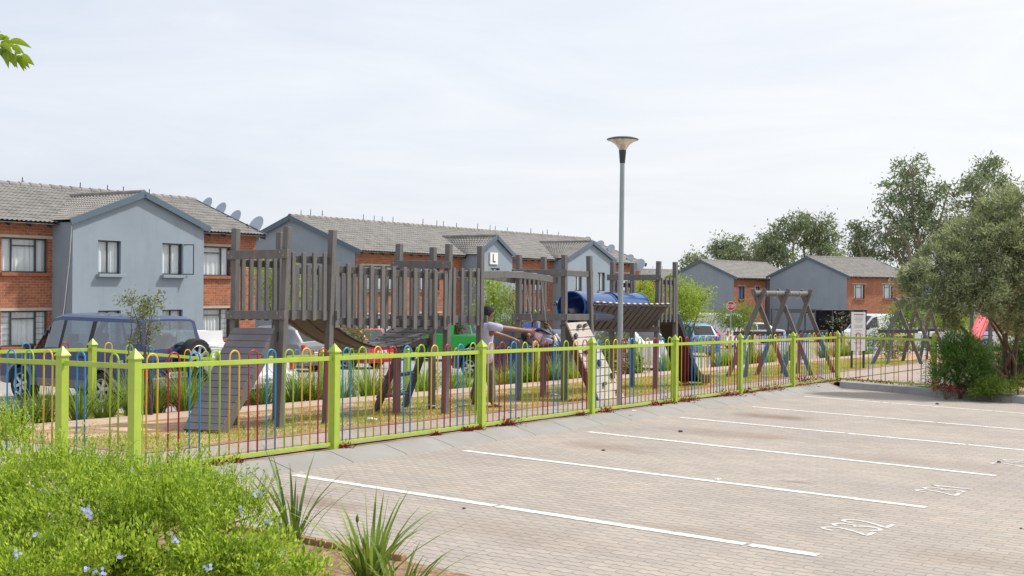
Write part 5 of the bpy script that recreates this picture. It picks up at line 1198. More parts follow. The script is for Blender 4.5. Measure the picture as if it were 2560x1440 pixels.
small('loose shrub behind the far fence below the trough bridge', 1540, 34, [(1530, 850, 40, 36), (1555, 905, 36, 30), (1500, 890, 26, 36), (1580, 930, 26, 18)], 2600, 'L_grey', L=.10, spread=.18, name='shrub', cat='shrub', tr=.03)
small('grey-green shrub with white flowers beside the notice board', 2225, 47, [(2220, 860, 26, 30), (2205, 840, 18, 24), (2240, 885, 26, 20)], 1700, 'L_grey', L=.10, spread=.2, name='shrub', cat='shrub', tr=.03)
# dark shrubs in the right-hand bed
def shrub(label, Y, blobs, n, mat, L, w, spread, name='shrub', px=None, off=0., tr=.03, bias=.8, **k):
    bx = px or blobs[0][0]; tree(name, label, ground_at(bx, Y, off), [blob(a, b, Y, c, d) for a, b, c, d in blobs], n, max(8, int(n / 45)), spread, L, w, MAT[mat], tr, 'bark', cat='shrub', bias=bias, **k)
shrub('dense dark green feathery shrub right of the end fence post', 26.9, [(2400, 905, 58, 62), (2370, 930, 40, 44), (2435, 925, 45, 48), (2385, 865, 36, 30), (2425, 870, 40, 30), (2455, 945, 30, 28)], 17000, 'L_con', .085, .16, .09, dirz=.5)
shrub('dark green feathery shrub under the olive-leaved tree, beside its stems', 30.2, [(2510, 905, 42, 50), (2545, 925, 42, 44), (2485, 920, 34, 38), (2580, 905, 40, 50)], 11000, 'L_con', .085, .16, .09, dirz=.5)
shrub('dark green feathery hedge behind the olive-leaved tree, at the very right edge', 30.5, [(2600, 880, 70, 62), (2680, 880, 70, 70), (2545, 870, 40, 40), (2760, 880, 60, 70)], 15000, 'L_con', .095, .18, .11, dirz=.4)
shrub('low light green sprawling shrub at the kerb in the right-hand bed', 26.4, [(2478, 968, 36, 16), (2450, 975, 24, 10), (2510, 965, 20, 12)], 2600, 'L_mid', .09, .2, .07)
shrub('small tufted green plant on bare soil near the right edge', 26.6, [(2545, 955, 22, 14)], 700, 'L_mid', .08, .14, .05)
shrub('low plant with red and green leaves at the kerb below the dark shrub', 26.4, [(2365, 968, 22, 8), (2400, 975, 24, 7), (2345, 965, 12, 7)], 260, 'L_red', .06, .4, .05)
# plumbago bush in the foreground, with pale blue flowers
bb = [(230, 1330, 8.0, 250, 150), (60, 1290, 8.4, 180, 130), (430, 1330, 8.0, 190, 140), (560, 1370, 7.7, 120, 110), (330, 1240, 8.6, 190, 60), (150, 1210, 8.8, 170, 60), (20, 1130, 9.4, 60, 60), (500, 1262, 8.3, 100, 60), (300, 1440, 7.4, 330, 120), (620, 1300, 8.0, 40, 40), (-80, 1330, 8.2, 160, 160), (650, 1420, 7.3, 120, 85), (560, 1400, 7.4, 150, 90), (760, 1450, 7.1, 70, 60), (40, 1440, 7.2, 240, 100)]
BB = [blob(a, b, c, d, e, min(d, 150)) for a, b, c, d, e in bb]
fb = ground_at(280, 8.0, -.06); bush = thing('plumbago_bush', 'large bright green bush with small pale blue flowers in the lower left corner', 'bush', fb)
P, O = clump_pts(BB, 88000, 1600, .046, .7); O[:, 2] += .9
up = np.array([p[2] > fb.z and mnoise.noise(Vector(p) * 2.7) > -.02 - .28 * random.random() for p in P]); P, O = P[up], O[up]
npmesh('foliage', leaves(P, O, .036, .42, .1), 4, MAT['L_bush'], bush, off=fb)
sp = MB(); sl_, so_ = [], []
for i in range(760):
    b = BB[random.choice([0, 1, 2, 3, 4, 5, 5, 6, 6, 7, 9, 4])]; u = unit(rng.normal(size=(1, 3)))[0]; u[2] = abs(u[2]) + .25
    u /= np.linalg.norm(u); p0 = np.array(b[:3]) + u * np.array(b[3:6]) * .85; L_ = random.uniform(.08, .34); d = unit((np.array([u[0] * .5, u[1] * .5, 1]) + rng.normal(size=3) * .25)[None])[0]
    pts = [Vector(p0 + d * L_ * f + np.array([0, 0, -.0])) for f in (0, .5, 1)]; sp.tube(pts, [.0028, .002, .001], 4)
    for f in np.linspace(.05, 1, 16): sl_.append(p0 + d * L_ * f); so_.append(d * .8 + rng.normal(size=3) * .7)
npmesh('sprigs', leaves(np.array(sl_), np.array(so_), .028, .36), 4, MAT['L_bush'], bush, off=fb)
br = sp
for i in range(46):
    b = BB[i % len(BB)]; c = np.array(b[:3]); u = unit(rng.normal(size=(1, 3)))[0]; br.tube([fb + Vector((random.uniform(-.5, .5), random.uniform(-.2, .2), 0)), Vector(c + u * .1 - np.array([0, 0, b[5] * .4])), Vector(c + u * np.array(b[3:6]) * .8)], [.009, .006, .003], 5)
br.build('stems', MAT['L_bush'], bush, smooth=60)
def flower(p):
    m = MB(); p = Vector(p)
    for k in range(random.randint(3, 6)):
        c = p + Vector(rng.normal(size=3)) * .013; n_ = Vector((rng.normal() * .4, -1, .5)).normalized(); a = n_.orthogonal().normalized(); b = n_.cross(a)
        for j in range(5):
            t = 2 * math.pi * j / 5; e = a * math.cos(t) + b * math.sin(t); g_ = n_.cross(e); m.add([c, c + e * .007 + g_ * .004, c + e * .0115, c + e * .007 - g_ * .004], [(0, 1, 2, 3)])
    m.build('flower', MAT['flower'], bush)
for px, py, Y in ((262, 1232, 7.9), (215, 1272, 7.5), (224, 1290, 7.5), (215, 1285, 7.5), (435, 1345, 7.0), (302, 1392, 6.9), (88, 1334, 7.2), (216, 1418, 6.7), (254, 1430, 6.7), (100, 1096, 8.9), (668, 1300, 7.7), (700, 1385, 7.5), (600, 1275, 7.6), (45, 1384, 6.9), (640, 1235, 7.8), (330, 1180, 8.4), (520, 1420, 7.0), (640, 1415, 7.3)): flower(V(px, py, Y))
# low planted bed under the bush, edged in brown
bp = [G(690, 1352, lot=True), G(1010, 1412, lot=True), G(1400, 1500, lot=True)]
bed = [(-2, D - 3.0)] + bp + [(bp[-1][0] - 4, bp[-1][1] - 2), (-2, -2)]
bl_ = MB(); q0 = G(560, 1330, lot=True); ring_ = [G(300, 1300, lot=True), q0] + bp; ring_ = [(ring_[0][0] - 1.5, ring_[0][1] + .6)] + ring_ + [(ring_[-1][0] - 1, ring_[-1][1] - 3), (-6, -6), (-6, ring_[0][1] + .6)]
k = len(ring_); c_ = (sum(p[0] for p in ring_) / k, sum(p[1] for p in ring_) / k)
bl_.add([(s, n, lz(s, n) + .03) for s, n in ring_], [tuple(range(k))])
o = struct(bl_.build('garden_soil', MAT['bedsoil'], world=False)); o.rotation_euler = (0, 0, ROTF)
eg = MB()
for a, b in zip(ring_[1:5], ring_[2:5]):
    eg.bar((a[0], a[1], lz(*a) + .02), (b[0], b[1], lz(*b) + .02), .07, .11)
o = struct(eg.build('bed_edging', M('bed_edging_brown', (.34, .20, .12), .9, var=.2, bump=.3), world=False, bevel=.01)); o.rotation_euler = (0, 0, ROTF)
# strappy clumps
def blades(n, h, spread, wd, lean=.55, droop=.9, base_r=.08, seg=5):
    a = rng.uniform(0, 2 * np.pi, n); ln = np.abs(rng.normal(lean, .28, n)); hh = h * rng.uniform(.55, 1.12, n); out = []
    b0 = np.stack([np.cos(a) * base_r * rng.uniform(0, 1, n), np.sin(a) * base_r * rng.uniform(0, 1, n), np.zeros(n)], 1); d = np.stack([np.cos(a), np.sin(a), np.zeros(n)], 1); s = np.stack([-np.sin(a), np.cos(a), np.zeros(n)], 1)
    tw = rng.normal(0, .5, (n, 1)); s = unit(s + d * tw)
    pts = []
    for k in range(seg + 1):
        f = k / seg; r = (ln * hh * f * (.55 + .6 * f))[:, None]; z = (hh * (f - droop * .33 * ln * f ** 3))[:, None]
        c = b0 + d * r; c[:, 2:] += z; w = wd * (1 - f ** 2.2) * .5 + .0006; pts.append((c - s * w, c + s * w))
    for k in range(seg): out.append(np.stack([pts[k][0], pts[k][1], pts[k + 1][1], pts[k + 1][0]], 1))
    return np.concatenate(out).reshape(-1, 3)
def clump(name, label, base, n, h, wd, mat, cat='plant', group=None, flowers=0, **kw):
    t = thing(name, label, cat, base, 0, group); npmesh('leaves', blades(n, h, 0, wd, **kw), 4, MAT[mat], t)
    if flowers:
        m = MB(); f_ = MB()
        for i in range(flowers):
            p = Vector((random.uniform(-.3, .3), random.uniform(-.3, .3), h * random.uniform(.75, 1.1))); m.tube([(0, 0, 0), p * .6 + Vector((0, 0, .1)), p], .004, 4)
            for j in range(7): d = Vector(rng.normal(size=3)) * .03; f_.add([p + d, p + d + Vector((.012, 0, .012)), p + d + Vector((0, 0, .026)), p + d + Vector((-.012, 0, .012))], [(0, 1, 2, 3)])
        m.build('flower_stalk', MAT['L_agap'], t); f_.build('flower_head', MAT['lintel'], t)
    return t
s_, n_ = G(735, 1362, lot=True); clump('strap_leaf_plant', 'upright strap leaved plant at the bed edge, touching the flowering bush', W(s_, n_, lz(s_, n_)), 26, .74, .027, 'L_agapd', lean=.62, droop=.5, base_r=.09)
s_, n_ = G(925, 1462, lot=True); clump('strap_leaf_plant', 'strap leaved plant with a closed flower bud, at the bottom edge of the photo', W(s_, n_, lz(s_, n_)), 60, .60, .028, 'L_agap', lean=.52, droop=.6, base_r=.10)
s_, n_ = G(1000, 1510, lot=True); clump('strap_leaf_plant', 'low strap leaved plant cut by the bottom edge, right of the budding one', W(s_, n_, lz(s_, n_)), 26, .40, .026, 'L_agap', lean=.6, droop=.6, base_r=.10)
b_ = V(893, 1310, 8.2); o = bpy.data.objects['strap_leaf_plant.001']; m = MB().tube([o.location, (o.location + b_) / 2 + Vector((.01, 0, 0)), b_], .004, 6).lathe([(.001, 0), (.010, .02), (.012, .035), (.006, .055), (.001, .065)], b_, 10); m.build('flower_bud', MAT['L_agapd'], o, smooth=60)
LB = [(40, .45, 'grassy clump at the far left of the planted bed'), (110, .5, 'pale arching clump left of the first far fence post'), (200, .55, 'straw-tipped arching clump in front of the off-roader front wheel'), (262, .45, 'thin arching clump beside the off-roader rear wheel'),
      (338, .70, 'tall green clump left of the sapling stem'), (395, .55, 'mixed green and straw clump right of the sapling stem'), (465, .78, 'dense green clump just left of the plank ramp'), (590, .5, 'green clump behind the lower plank ramp'), (655, .55, 'light green clump right of the plank ramp'),
      (740, .78, 'large dark green clump left of the first tower right post'), (790, .75, 'large dark green clump behind the first tower right post'), (862, .6, 'green clump right of the fourth lime post'), (925, .72, 'bright green clump below the sagging bridge deck'), (975, .5, 'small clump behind the ladder'), (1065, .7, 'green clump between the ladder and second tower'),
      (1130, .62, 'clump with dry tips left of the man'), (1170, .55, 'small clump behind the man'), (1262, .72, 'green clump right of the man'), (1300, .66, 'clump behind the third tower left post'), (1335, .66, 'clump below the swinging child'), (1385, .74, 'bright green clump between third tower posts'),
      (1440, .6, 'pale clump behind the climbing panel'), (1505, .6, 'clump behind the climbing panel base'), (1585, .55, 'clump right of the lamp post'), (1662, .75, 'tall green clump behind the last tower'), (1720, .45, 'small clump under the slide'), (1800, .68, 'green clump behind the slide end'), (1830, .7, 'green clump at the near swing first leg'),
      (1885, .74, 'bright clump inside the near swing first frame'), (1920, .72, 'bright clump between the near swing frames'), (1972, .68, 'yellowish clump under the near swing middle frame'), (2060, .72, 'bright clump right of the near swing'), (2095, .75, 'bright clump left of the notice board'), (2118, .72, 'clump behind the notice board left post'),
      (2168, .6, 'clump behind the notice board right post'), (2260, .6, 'clump under the far swing first frame'), (2290, .62, 'clump under the far swing middle frame'), (2325, .6, 'clump at the end fence post')]
for px, h, lab in LB:
    n = random.uniform(15.35, 15.85); s = S_at(px, n); far_ = s > 30
    clump('grass_clump', lab, W(s, n, pz(s, n)), (175 if not far_ else 120) + int(60 * (h > .65)), h * 1.18, .014 if not far_ else .022, 'L_agap' if random.random() < .72 else 'L_agapd', 'plant', 'strappy clumps in the planted bed', flowers=3 if random.random() < .3 else 0, lean=random.uniform(.45, .75), base_r=random.uniform(.10, .18))
# small red succulents along the kerb
RD = [(332, 1196, .10, 'red succulent at the foot of the second lime post from the left'), (520, 1163, .07, 'red succulent nearest the left, halfway along the first kerb panel'), (566, 1157, .06, 'red succulent just right of the nearest one'), (800, 1117, .07, 'red succulent just left of the third lime post'), (1046, 1087, .05, 'tiny red succulent midway between third and fourth lime posts'),
      (1122, 1077, .055, 'tiny flat red succulent left of the fourth lime post'), (1155, 1074, .07, 'red succulent nearest left of the fourth lime post'), (1222, 1062, .14, 'tall twiggy red succulent right of the fourth lime post'), (1247, 1064, .07, 'low red succulent right of the twiggy one'), (1432, 1040, .06, 'red succulent left of the fifth lime post'), (1492, 1031, .10, 'red succulent right of the fifth lime post'),
      (1630, 1015, .10, 'red succulent patch midway before the sixth lime post'), (1665, 1011, .11, 'red succulent patch left of the sixth lime post'), (1703, 1006, .13, 'twiggy red succulent right of the sixth lime post'), (1730, 1003, .10, 'red succulent patch second right of the sixth lime post'), (1808, 992, .13, 'bright red succulent patch left of the seventh lime post'), (1838, 990, .14, 'bright red succulent patch at the seventh lime post'),
      (1868, 984, .12, 'red succulent patch right of the seventh lime post'), (1905, 979, .15, 'broad red succulent patch between seventh and eighth lime posts'), (1938, 976, .16, 'broad red succulent patch left of the eighth lime post'), (1992, 965, .24, 'largest red succulent mound right of the eighth lime post')]
for px, py, r_, lab in RD:
    s, n = G(px, py); n = min(n, D - .06); n = max(n, D - .2); t = thing('red_succulent', lab, 'succulent', W(s, n, gz(s, n) - .01), 0, 'red succulents along the kerb')
    N_ = int(60 + 700 * r_); c = rng.normal(size=(N_, 3)) * np.array([r_ * .62, r_ * .4, r_ * .40]); c[:, 2] = np.abs(c[:, 2]); npmesh('leaves', leaves(c, c + rng.normal(size=(N_, 3)) * .05 + np.array([0, 0, .06]), .05, .34), 4, MAT['L_red'], t)
o = None
t = thing('red_succulent', 'dark purple and red creeping succulent along the short fence by the right kerb', 'succulent', W(29.3, 8.6, gz(29.3, 8.6)))
c = rng.uniform(-1, 1, (900, 3)) * np.array([.08, 1.9, .0]); c = np.array([[FD.x * a + ND.x * b, FD.y * a + ND.y * b, abs(rng.normal()) * .05] for a, b, _ in c]); npmesh('leaves', leaves(c, rng.normal(size=(900, 3)) + np.array([0, 0, .6]), .06, .35), 4, MAT['L_red'], t)
# leafy branch of a tree standing left of the camera
tb_ = ground_at(-420, 6.6, -.05); ot = thing('overhanging_tree', 'tree outside the left edge, its leafy branch tip hanging into the upper left sky', 'tree', tb_)
m = MB(); tip = V(52, 148, 6.0); mid = V(-120, 60, 6.1); m.tube([tb_ - Vector((0, 0, .2)), tb_ + Vector((.05, 0, 1.5)), tb_ + Vector((.12, -.1, 3.0))], [.09, .075, .05], 10); m.tube([tb_ + Vector((.12, -.1, 3.0)), V(-250, 60, 6.3), mid, V(-20, 100, 6.05), V(20, 128, 6.0), tip], [.035, .02, .012, .006, .004, .002], 7); m.build('trunk', MAT['bark'], ot, smooth=60)
def bleaf(p0, p1, w=.040):                                   # pointed leaf with a folded midrib
    p0, p1 = Vector(p0), Vector(p1); d = p1 - p0; sd = d.cross(Vector((0.15, 1, .1))).normalized(); nn_ = d.cross(sd).normalized(); m = MB(); L, Rr, C = [], [], []
    for i in range(9):
        f = i / 8; c = p0 + d * f - nn_ * 0 + Vector((0, 0, .10 * d.length * math.sin(f * math.pi))); ww = w * (math.sin(math.pi * min(f * 1.02, 1) ** .75) ** .9) * .5 if f < 1 else 0
        L.append(c - sd * ww + nn_ * ww * .35); C.append(c); Rr.append(c + sd * ww + nn_ * ww * .35)
    m.add(L + C + Rr, [(i, i + 1, 9 + i + 1, 9 + i) for i in range(8)] + [(9 + i, 9 + i + 1, 18 + i + 1, 18 + i) for i in range(8)]); return m
lm = MB()
def addleaf(a, b, Y, w=.05, dy=0.): 
    m = bleaf(V(*a, Y), V(*b, Y - .04 + dy), w); lm.add(m.v, m.f)
for a, b, Y, w in (((22, 103), (80, 121), 5.97, .030), ((30, 118), (62, 136), 5.98, .030), ((5, 110), (32, 132), 5.9, .028), ((0, 113), (22, 112), 6.0, .026), ((50, 142), (87, 164), 5.96, .038), ((46, 142), (75, 172), 6.0, .032), ((40, 140), (67, 176), 5.98, .034), ((44, 138), (61, 180), 6.02, .030), ((34, 136), (38, 170), 5.97, .040), ((30, 136), (44, 172), 6.03, .030), ((22, 132), (28, 158), 6.0, .034), ((14, 126), (22, 172), 5.98, .036), ((6, 122), (12, 152), 6.0, .034), ((2, 120), (-6, 150), 6.0, .034), ((10, 100), (25, 96), 6.0, .026), ((-5, 95), (20, 100), 6.0, .030), ((18, 122), (30, 128), 6.0, .03), ((36, 132), (53, 135), 6.02, .022), ((-10, 84), (2, 80), 6.0, .03), ((8, 105), (30, 108), 5.95, .028), ((14, 112), (40, 118), 6.05, .028)): addleaf(a, b, Y, w * 1.05)
for i in range(120):
    f = random.random() * .60; p = V(-250 + 250 * f, 60 + 50 * f, 6.2 - .15 * f) + Vector(rng.normal(size=3)) * .08; q = p + Vector((random.uniform(-.10, .09) if f < .8 else random.uniform(-.1, -.02), random.uniform(-.1, .1), random.uniform(-.14, .04))); m = bleaf(p, q, .045); lm.add(m.v, m.f)
lm.build('crown', MAT['L_over'], ot, smooth=180)
# lawn: patches of short blades, greener towards the path
def lawn(name, mat, n, dens, h, seed):
    s = rng.uniform(9.8, 46, n * 3) ** 1.0; nn_ = rng.uniform(D + 1.58, 14.22, n * 3); keep = []
    for a, b in zip(s, nn_):
        v = mnoise.noise((a * .35, b * .7, seed)) + .5 * mnoise.noise((a * 1.6, b * 1.9, seed + 3)); bias_ = dens(a, b); keep.append(v + bias_ + random.uniform(-.28, .28) > 0)
    keep = np.array(keep); s, nn_ = s[keep][:n], nn_[keep][:n]; z = np.array([pz(a, b) + .025 * mnoise.noise((a * .6, b * .6, 0)) for a, b in zip(s, nn_)])
    P = np.outer(s, np.array(FD)) + np.outer(nn_, np.array(ND)); P[:, 2] = z
    o = npmesh(name, leaves(P, np.concatenate([rng.normal(size=(len(P), 2)) * .75, np.full((len(P), 1), .8)], 1), h, .16), 4, MAT[mat])
    return stuff(o)
def dgreen(s, n):
    d = .74 - .30 * max(n - 12.0, 0); 
    if n > 12.6 and s < 17: d -= .28
    for (a, b, r) in ((12.2, 12.7, .9), (19.0, 11.9, 1.3), (21, 11.3, .9), (31.5, 11.6, 1.2), (17.2, 12.3, .5)): 
        if (s - a) ** 2 + ((n - b) * 1.6) ** 2 < r * r: d -= .6
    return d
def dstraw(s, n): return .18 if n < 13.4 else .02
tag(lawn('lawn_grass', 'grass', 42000, dgreen, .055, 2.), 'patchy yellow-green lawn around the climbing frame', 'grass'); tag(lawn('dry_grass', 'straw', 26000, dstraw, .045, 9.), 'dry straw-coloured grass on the bare playground soil', 'grass')
# stones and litter
def stone(px, py, r_, label, lot=True, mat='stone'):
    r_ *= .66; s, n = G(px, py, lot=lot); z = lz(s, n) if lot else gz(s, n); m = MB(); b = bmesh.new(); bmesh.ops.create_icosphere(b, subdivisions=2, radius=r_)
    sd = random.random() * 9
    for v in b.verts: v.co = v.co * (1 + .35 * mnoise.noise(v.co * (1.3 / r_) + Vector((sd, 0, 0)))); v.co.z *= .6
    p = W(s, n, z + r_ * .3); m.add([v.co + p for v in b.verts], [tuple(v.index for v in f.verts) for f in b.faces]); b.free()
    tag(m.build('stone', MAT[mat], smooth=60), label, 'stone')
for px, py, r_, lab in ((2343, 1011, .055, 'dark stone lying near the right kerb of the car park'), (2497, 1157, .045, 'dark stone on the painted bay number nearest the right edge'), (1702, 1080, .05, 'brown stone on the pavers above the middle bay line'), (1508, 1127, .035, 'small brown stone in the brown stain'), (1160, 1272, .025, 'small brown stone just below the nearest white line'), (2553, 1067 + 255, .02, 'tiny dark pebble near the right edge')): stone(px, py, r_, lab)
def scrap(name, px, py, size, label, mat, lot=False, cat='litter'):
    s, n = G(px, py, lot=lot); z = (lz(s, n) if lot else gz(s, n) + .02); p = W(s, n, z); a = random.uniform(0, 3); u = Vector((math.cos(a), math.sin(a), 0)) * size; v = Vector((-u.y, u.x, 0)) * .45
    m = MB(); m.grid(lambda x, y: p + u * (x - .5) + v * (y - .5) + Vector((0, 0, .015 + size * .25 * (mnoise.noise((x * 3 + px, y * 3, 0)) + .4))), 6, 4); o = m.build(name, MAT[mat], smooth=50); md = o.modifiers.new('thickness', 'SOLIDIFY'); md.thickness = .003; tag(o, label, cat)
scrap('plastic_bag', 1080, 1022, .20, 'crumpled white plastic bag at the foot of the second tower', 'litter'); scrap('paper_scrap', 930, 1056, .16, 'white paper scrap on the lawn below the slat bridge', 'litter'); scrap('paper_scrap', 1385, 992, .18, 'pale paper scrap on bare soil by the third tower', 'pink'); scrap('paper_scrap', 1280, 1033, .15, 'yellowish scrap on the lawn right of the man', 'hoop_yellow')
scrap('paper_scrap', 1795, 1203, .07, 'white scrap on the middle of the car park pavers', 'litter', True); scrap('paper_scrap', 1585, 1032, .08, 'pale scrap on the kerb beside the lamp post', 'litter'); scrap('plastic_bag', 2312, 893, .35, 'white plastic bag on the far path near the end fence post', 'litter')
# red slide of a second play area beyond the shrubs
p = V(2441, 815, 40.); bs = WG(p.dot(FD), p.dot(ND)); rs = thing('red_slide', 'bright red plastic slide standing behind the dark shrubs on the right', 'slide', bs)
a, b = V(2462, 787, 40.6), V(2436, 850, 39.0); u = Vector((.95, .25, 0)).normalized() * .19
m = MB(); m.prism([a - u, a + u, b + u, b - u], Vector((.0, .06, -.05))); m.build('chute', MAT['redslide'], rs, bevel=.01)
m = MB()
for sg in (-1, 1): m.bar(a + u * sg, b + u * sg, .05, .16)
m.build('side_rail', MAT['redslide'], rs, bevel=.015)
m = MB().bar(b, V(2428, 905, 38.6), .36, .05); m.build('run_out', MAT['redslide'], rs, bevel=.01)
m = MB()
for px in (2429, 2476): q = V(px, 790, 40.9); m.box((q.x, q.y, (q.z + bs.z) / 2 + .1), (.10, .10, q.z - bs.z + .4))
m.build('post', MAT['wood'], rs)
m = MB()
for k in range(5): q = V(2474, 815 + k * 12, 40.9); m.bar(q - Vector((.25, 0, 0)), q + Vector((.12, 0, 0)), .03, .04)
m.build('rung', MAT['slide'], rs)
# ------------------------------------------------------------------ people
def skin(name, nodes, edges, root, mat, parent, levels=2, fat=1.0):
    names = list(nodes); ix = {k: i for i, k in enumerate(names)}; me = bpy.data.meshes.new(name); off = Vector(parent.location) if parent.type == 'EMPTY' else OFFS[parent.name]
    me.from_pydata([tuple(Vector(nodes[k][0]) - off) for k in names], [(ix[a], ix[b]) for a, b in edges], [])
    me.materials.append(mat); o = bpy.data.objects.new(name, me); COL.objects.link(o); o.parent = parent; OFFS[o.name] = off
    md = o.modifiers.new('skin', 'SKIN'); md.use_smooth_shade = True
    if not me.skin_vertices: me.skin_vertices.new()
    sv = me.skin_vertices[0].data
    for k in names:
        r = nodes[k][1]; sv[ix[k]].radius = (r, r) if not isinstance(r, tuple) else r; sv[ix[k]].use_root = k == root
    sd = o.modifiers.new('subdivision', 'SUBSURF'); sd.levels = sd.render_levels = levels
    return o
def chain(*k): return list(zip(k, k[1:]))
def ball(mb, c, r, sc=(1, 1, 1), rot=None, n=14):
    prof = [(max(math.cos(R(a)), .001), math.sin(R(a))) for a in range(-90, 91, 15)]; b = len(mb.v); mb.lathe(prof, (0, 0, 0), n)
    for i in range(b, len(mb.v)):
        v = Vector(mb.v[i]); v = Vector((v.x * sc[0], v.y * sc[1], v.z * sc[2])) * r
        if rot is not None: v = rot @ v
        mb.v[i] = tuple(Vector(c) + v)
    return mb
def head(parent, c, r, face, upv, hairmat, skinmat, hair=1.0):
    """skull, jaw, nose, ears, eyes, mouth; face and upv are directions"""
    f = Vector(face).normalized(); u = Vector(upv); u = (u - f * u.dot(f)).normalized(); s = u.cross(f); rot = Matrix((f, s, u)).transposed(); c = Vector(c)
    def deform(p):
        p = Vector(p); z = p.z
        if z < 0: p.x = p.x * (1 + .10 * z) + .06 * (-z); p.y *= 1 + .30 * z
        if p.x > .5 and -.35 < z < .5: p.x *= .97
        return p
    mb = MB(); P = []; n, m = 20, 14
    for i in range(m + 1):
        a = math.pi * (i / m - .5)
        for j in range(n):
            t = 2 * math.pi * j / n; q = deform((math.cos(a) * math.cos(t) * .92, math.cos(a) * math.sin(t) * .76, math.sin(a) * 1.12)); P.append(c + rot @ q * r)
    mb.add(P, [(i * n + j, i * n + (j + 1) % n, (i + 1) * n + (j + 1) % n, (i + 1) * n + j) for i in range(m) for j in range(n)])
    L = lambda x, y, z: c + rot @ Vector((x, y, z)) * r
    mb.prism([L(.84, -.13, -.12), L(.84, .13, -.12), L(.80, 0, .28)], rot @ Vector((.20, 0, -.05)) * r)
    for sg in (-1, 1): ball(mb, L(-.05, .78 * sg, .02), r * .24, (.8, .3, 1.15), rot, 10)
    hd_ = mb.build('head', skinmat, parent, smooth=180)
    e = MB()
    for sg in (-1, 1): ball(e, L(.83, .28 * sg, .14), r * .085, (.5, 1.2, .7), rot, 8)
    e.box(L(.83, 0, -.46), (.03 * r, .42 * r, .08 * r), rot); e.build('face_detail', MAT['inkblack'], hd_)
    h = MB(); P = []; n, m = 24, 12
    for i in range(m + 1):
        a = math.pi * .5 * (i / m) * 1.0
        for j in range(n):
            t = 2 * math.pi * j / n; front = max(math.cos(t), 0); lowz = -.42 + .92 * front ** .6
            zz_ = lowz + (1.24 - lowz) * math.sin(a); rad = math.cos(a) ** .55 if i < m else .0
            k = 1.08 + .05 * mnoise.noise((math.cos(t) * 4, math.sin(t) * 4, a * 5)); P.append(L(rad * math.cos(t) * .93 * k * hair, rad * math.sin(t) * .80 * k * hair, zz_ * hair))
    h.add(P, [(i * n + j, i * n + (j + 1) % n, (i + 1) * n + (j + 1) % n, (i + 1) * n + j) for i in range(m) for j in range(n)])
    h.build('hair', hairmat, hd_, smooth=180); return hd_
def fingers(nodes, edges, wrist, palm, d, side, curl, s=1.0, pre=''):
    """palm plus four bent fingers of different lengths and a side thumb"""
    d = Vector(d).normalized(); side = Vector(side); side = (side - d * side.dot(d)).normalized(); c = Vector(curl)
    for i, (o, L) in enumerate(((-.030, .075), (-.010, .085), (.010, .080), (.029, .062))):
        a = palm + d * .035 * s + side * o * s; b = a + (d * .8 + c * .35).normalized() * L * .5 * s; e = b + (d * .45 + c * .8).normalized() * L * .5 * s
        for k, p, r in (('a', a, .0105), ('b', b, .0095), ('c', e, .0075)): nodes[f'{pre}f{i}{k}'] = (p, r * s)
        edges += [(palmk(pre), f'{pre}f{i}a'), (f'{pre}f{i}a', f'{pre}f{i}b'), (f'{pre}f{i}b', f'{pre}f{i}c')]
    a = palm - side * .038 * s + d * .0; b = a + (d * .7 - side * .5 + c * .3).normalized() * .04 * s
    nodes[pre + 'ta'] = (a, .012 * s); nodes[pre + 'tb'] = (b, .009 * s); edges += [(palmk(pre), pre + 'ta'), (pre + 'ta', pre + 'tb')]
def palmk(pre): return pre + 'palm'
Ym = 21.3
mf = WG(*G(1206, 1018)); man = thing('person', 'man in pale lilac T-shirt and grey jeans, back turned, reaching out to the swinging child', 'person', mf)
FA = Vector((.80, .60, 0)); RS = Vector((.60, -.80, 0))      # facing, and the direction of his right side
J = lambda px, py, Y: V(px, py, Y)
pel = J(1211, 908, Ym + .02); che = J(1213, 850, Ym); nek = J(1214, 806, Ym + .02)
shR = J(1236, 818, Ym - .14); shL = J(1196, 820, Ym + .16); elR = J(1284, 823, Ym + .02); wrR = J(1321, 827, Ym + .30); elL = J(1252, 838, Ym + .30); wrL = J(1282, 847, Ym + .30)
hipR = J(1223, 912, Ym - .05); hipL = J(1199, 912, Ym + .07); knR = J(1228, 962, Ym - .02); knL = J(1194, 960, Ym + .12)
anR = WG(*G(1230, 1020)) + Vector((0, 0, .075)); anL = WG(*G(1184, 1012)) + Vector((0, 0, .075)); toR = anR + Vector((.115, .035, -.045)); toL = anL + Vector((.02, .125, -.045))
nodes = dict(pel=(pel, .07), che=(che, .075), nek=(nek, .056), hb=(J(1217, 796, Ym), .054), shR=(shR, .062), elR=(elR, .045), wrR=(wrR, .030), shL=(shL, .062), elL=(elL, .045), wrL=(wrL, .030),
             hipR=(hipR, .05), knR=(knR, .042), anR=(anR, .040), toR=(toR, .034), hipL=(hipL, .05), knL=(knL, .042), anL=(anL, .040), toL=(toL, .034))
edges = chain('pel', 'che', 'nek', 'hb') + chain('che', 'shR', 'elR', 'wrR') + chain('che', 'shL', 'elL', 'wrL') + chain('pel', 'hipR', 'knR', 'anR', 'toR') + chain('pel', 'hipL', 'knL', 'anL', 'toL')
dR = (wrR - elR).normalized(); nodes['rpalm'] = (wrR + dR * .055, (.036, .022)); edges.append(('wrR', 'rpalm')); fingers(nodes, edges, wrR, nodes['rpalm'][0], dR, (0, .2, 1), (0, .3, -.6), 1., 'r')
dL = (wrL - elL).normalized(); nodes['lpalm'] = (wrL + dL * .055, (.036, .022)); edges.append(('wrL', 'lpalm')); fingers(nodes, edges, wrL, nodes['lpalm'][0], dL, (0, 1, .2), (0, 0, -.8), 1., 'l')
skin('body', nodes, edges, 'pel', MAT['skin'], man, 2)
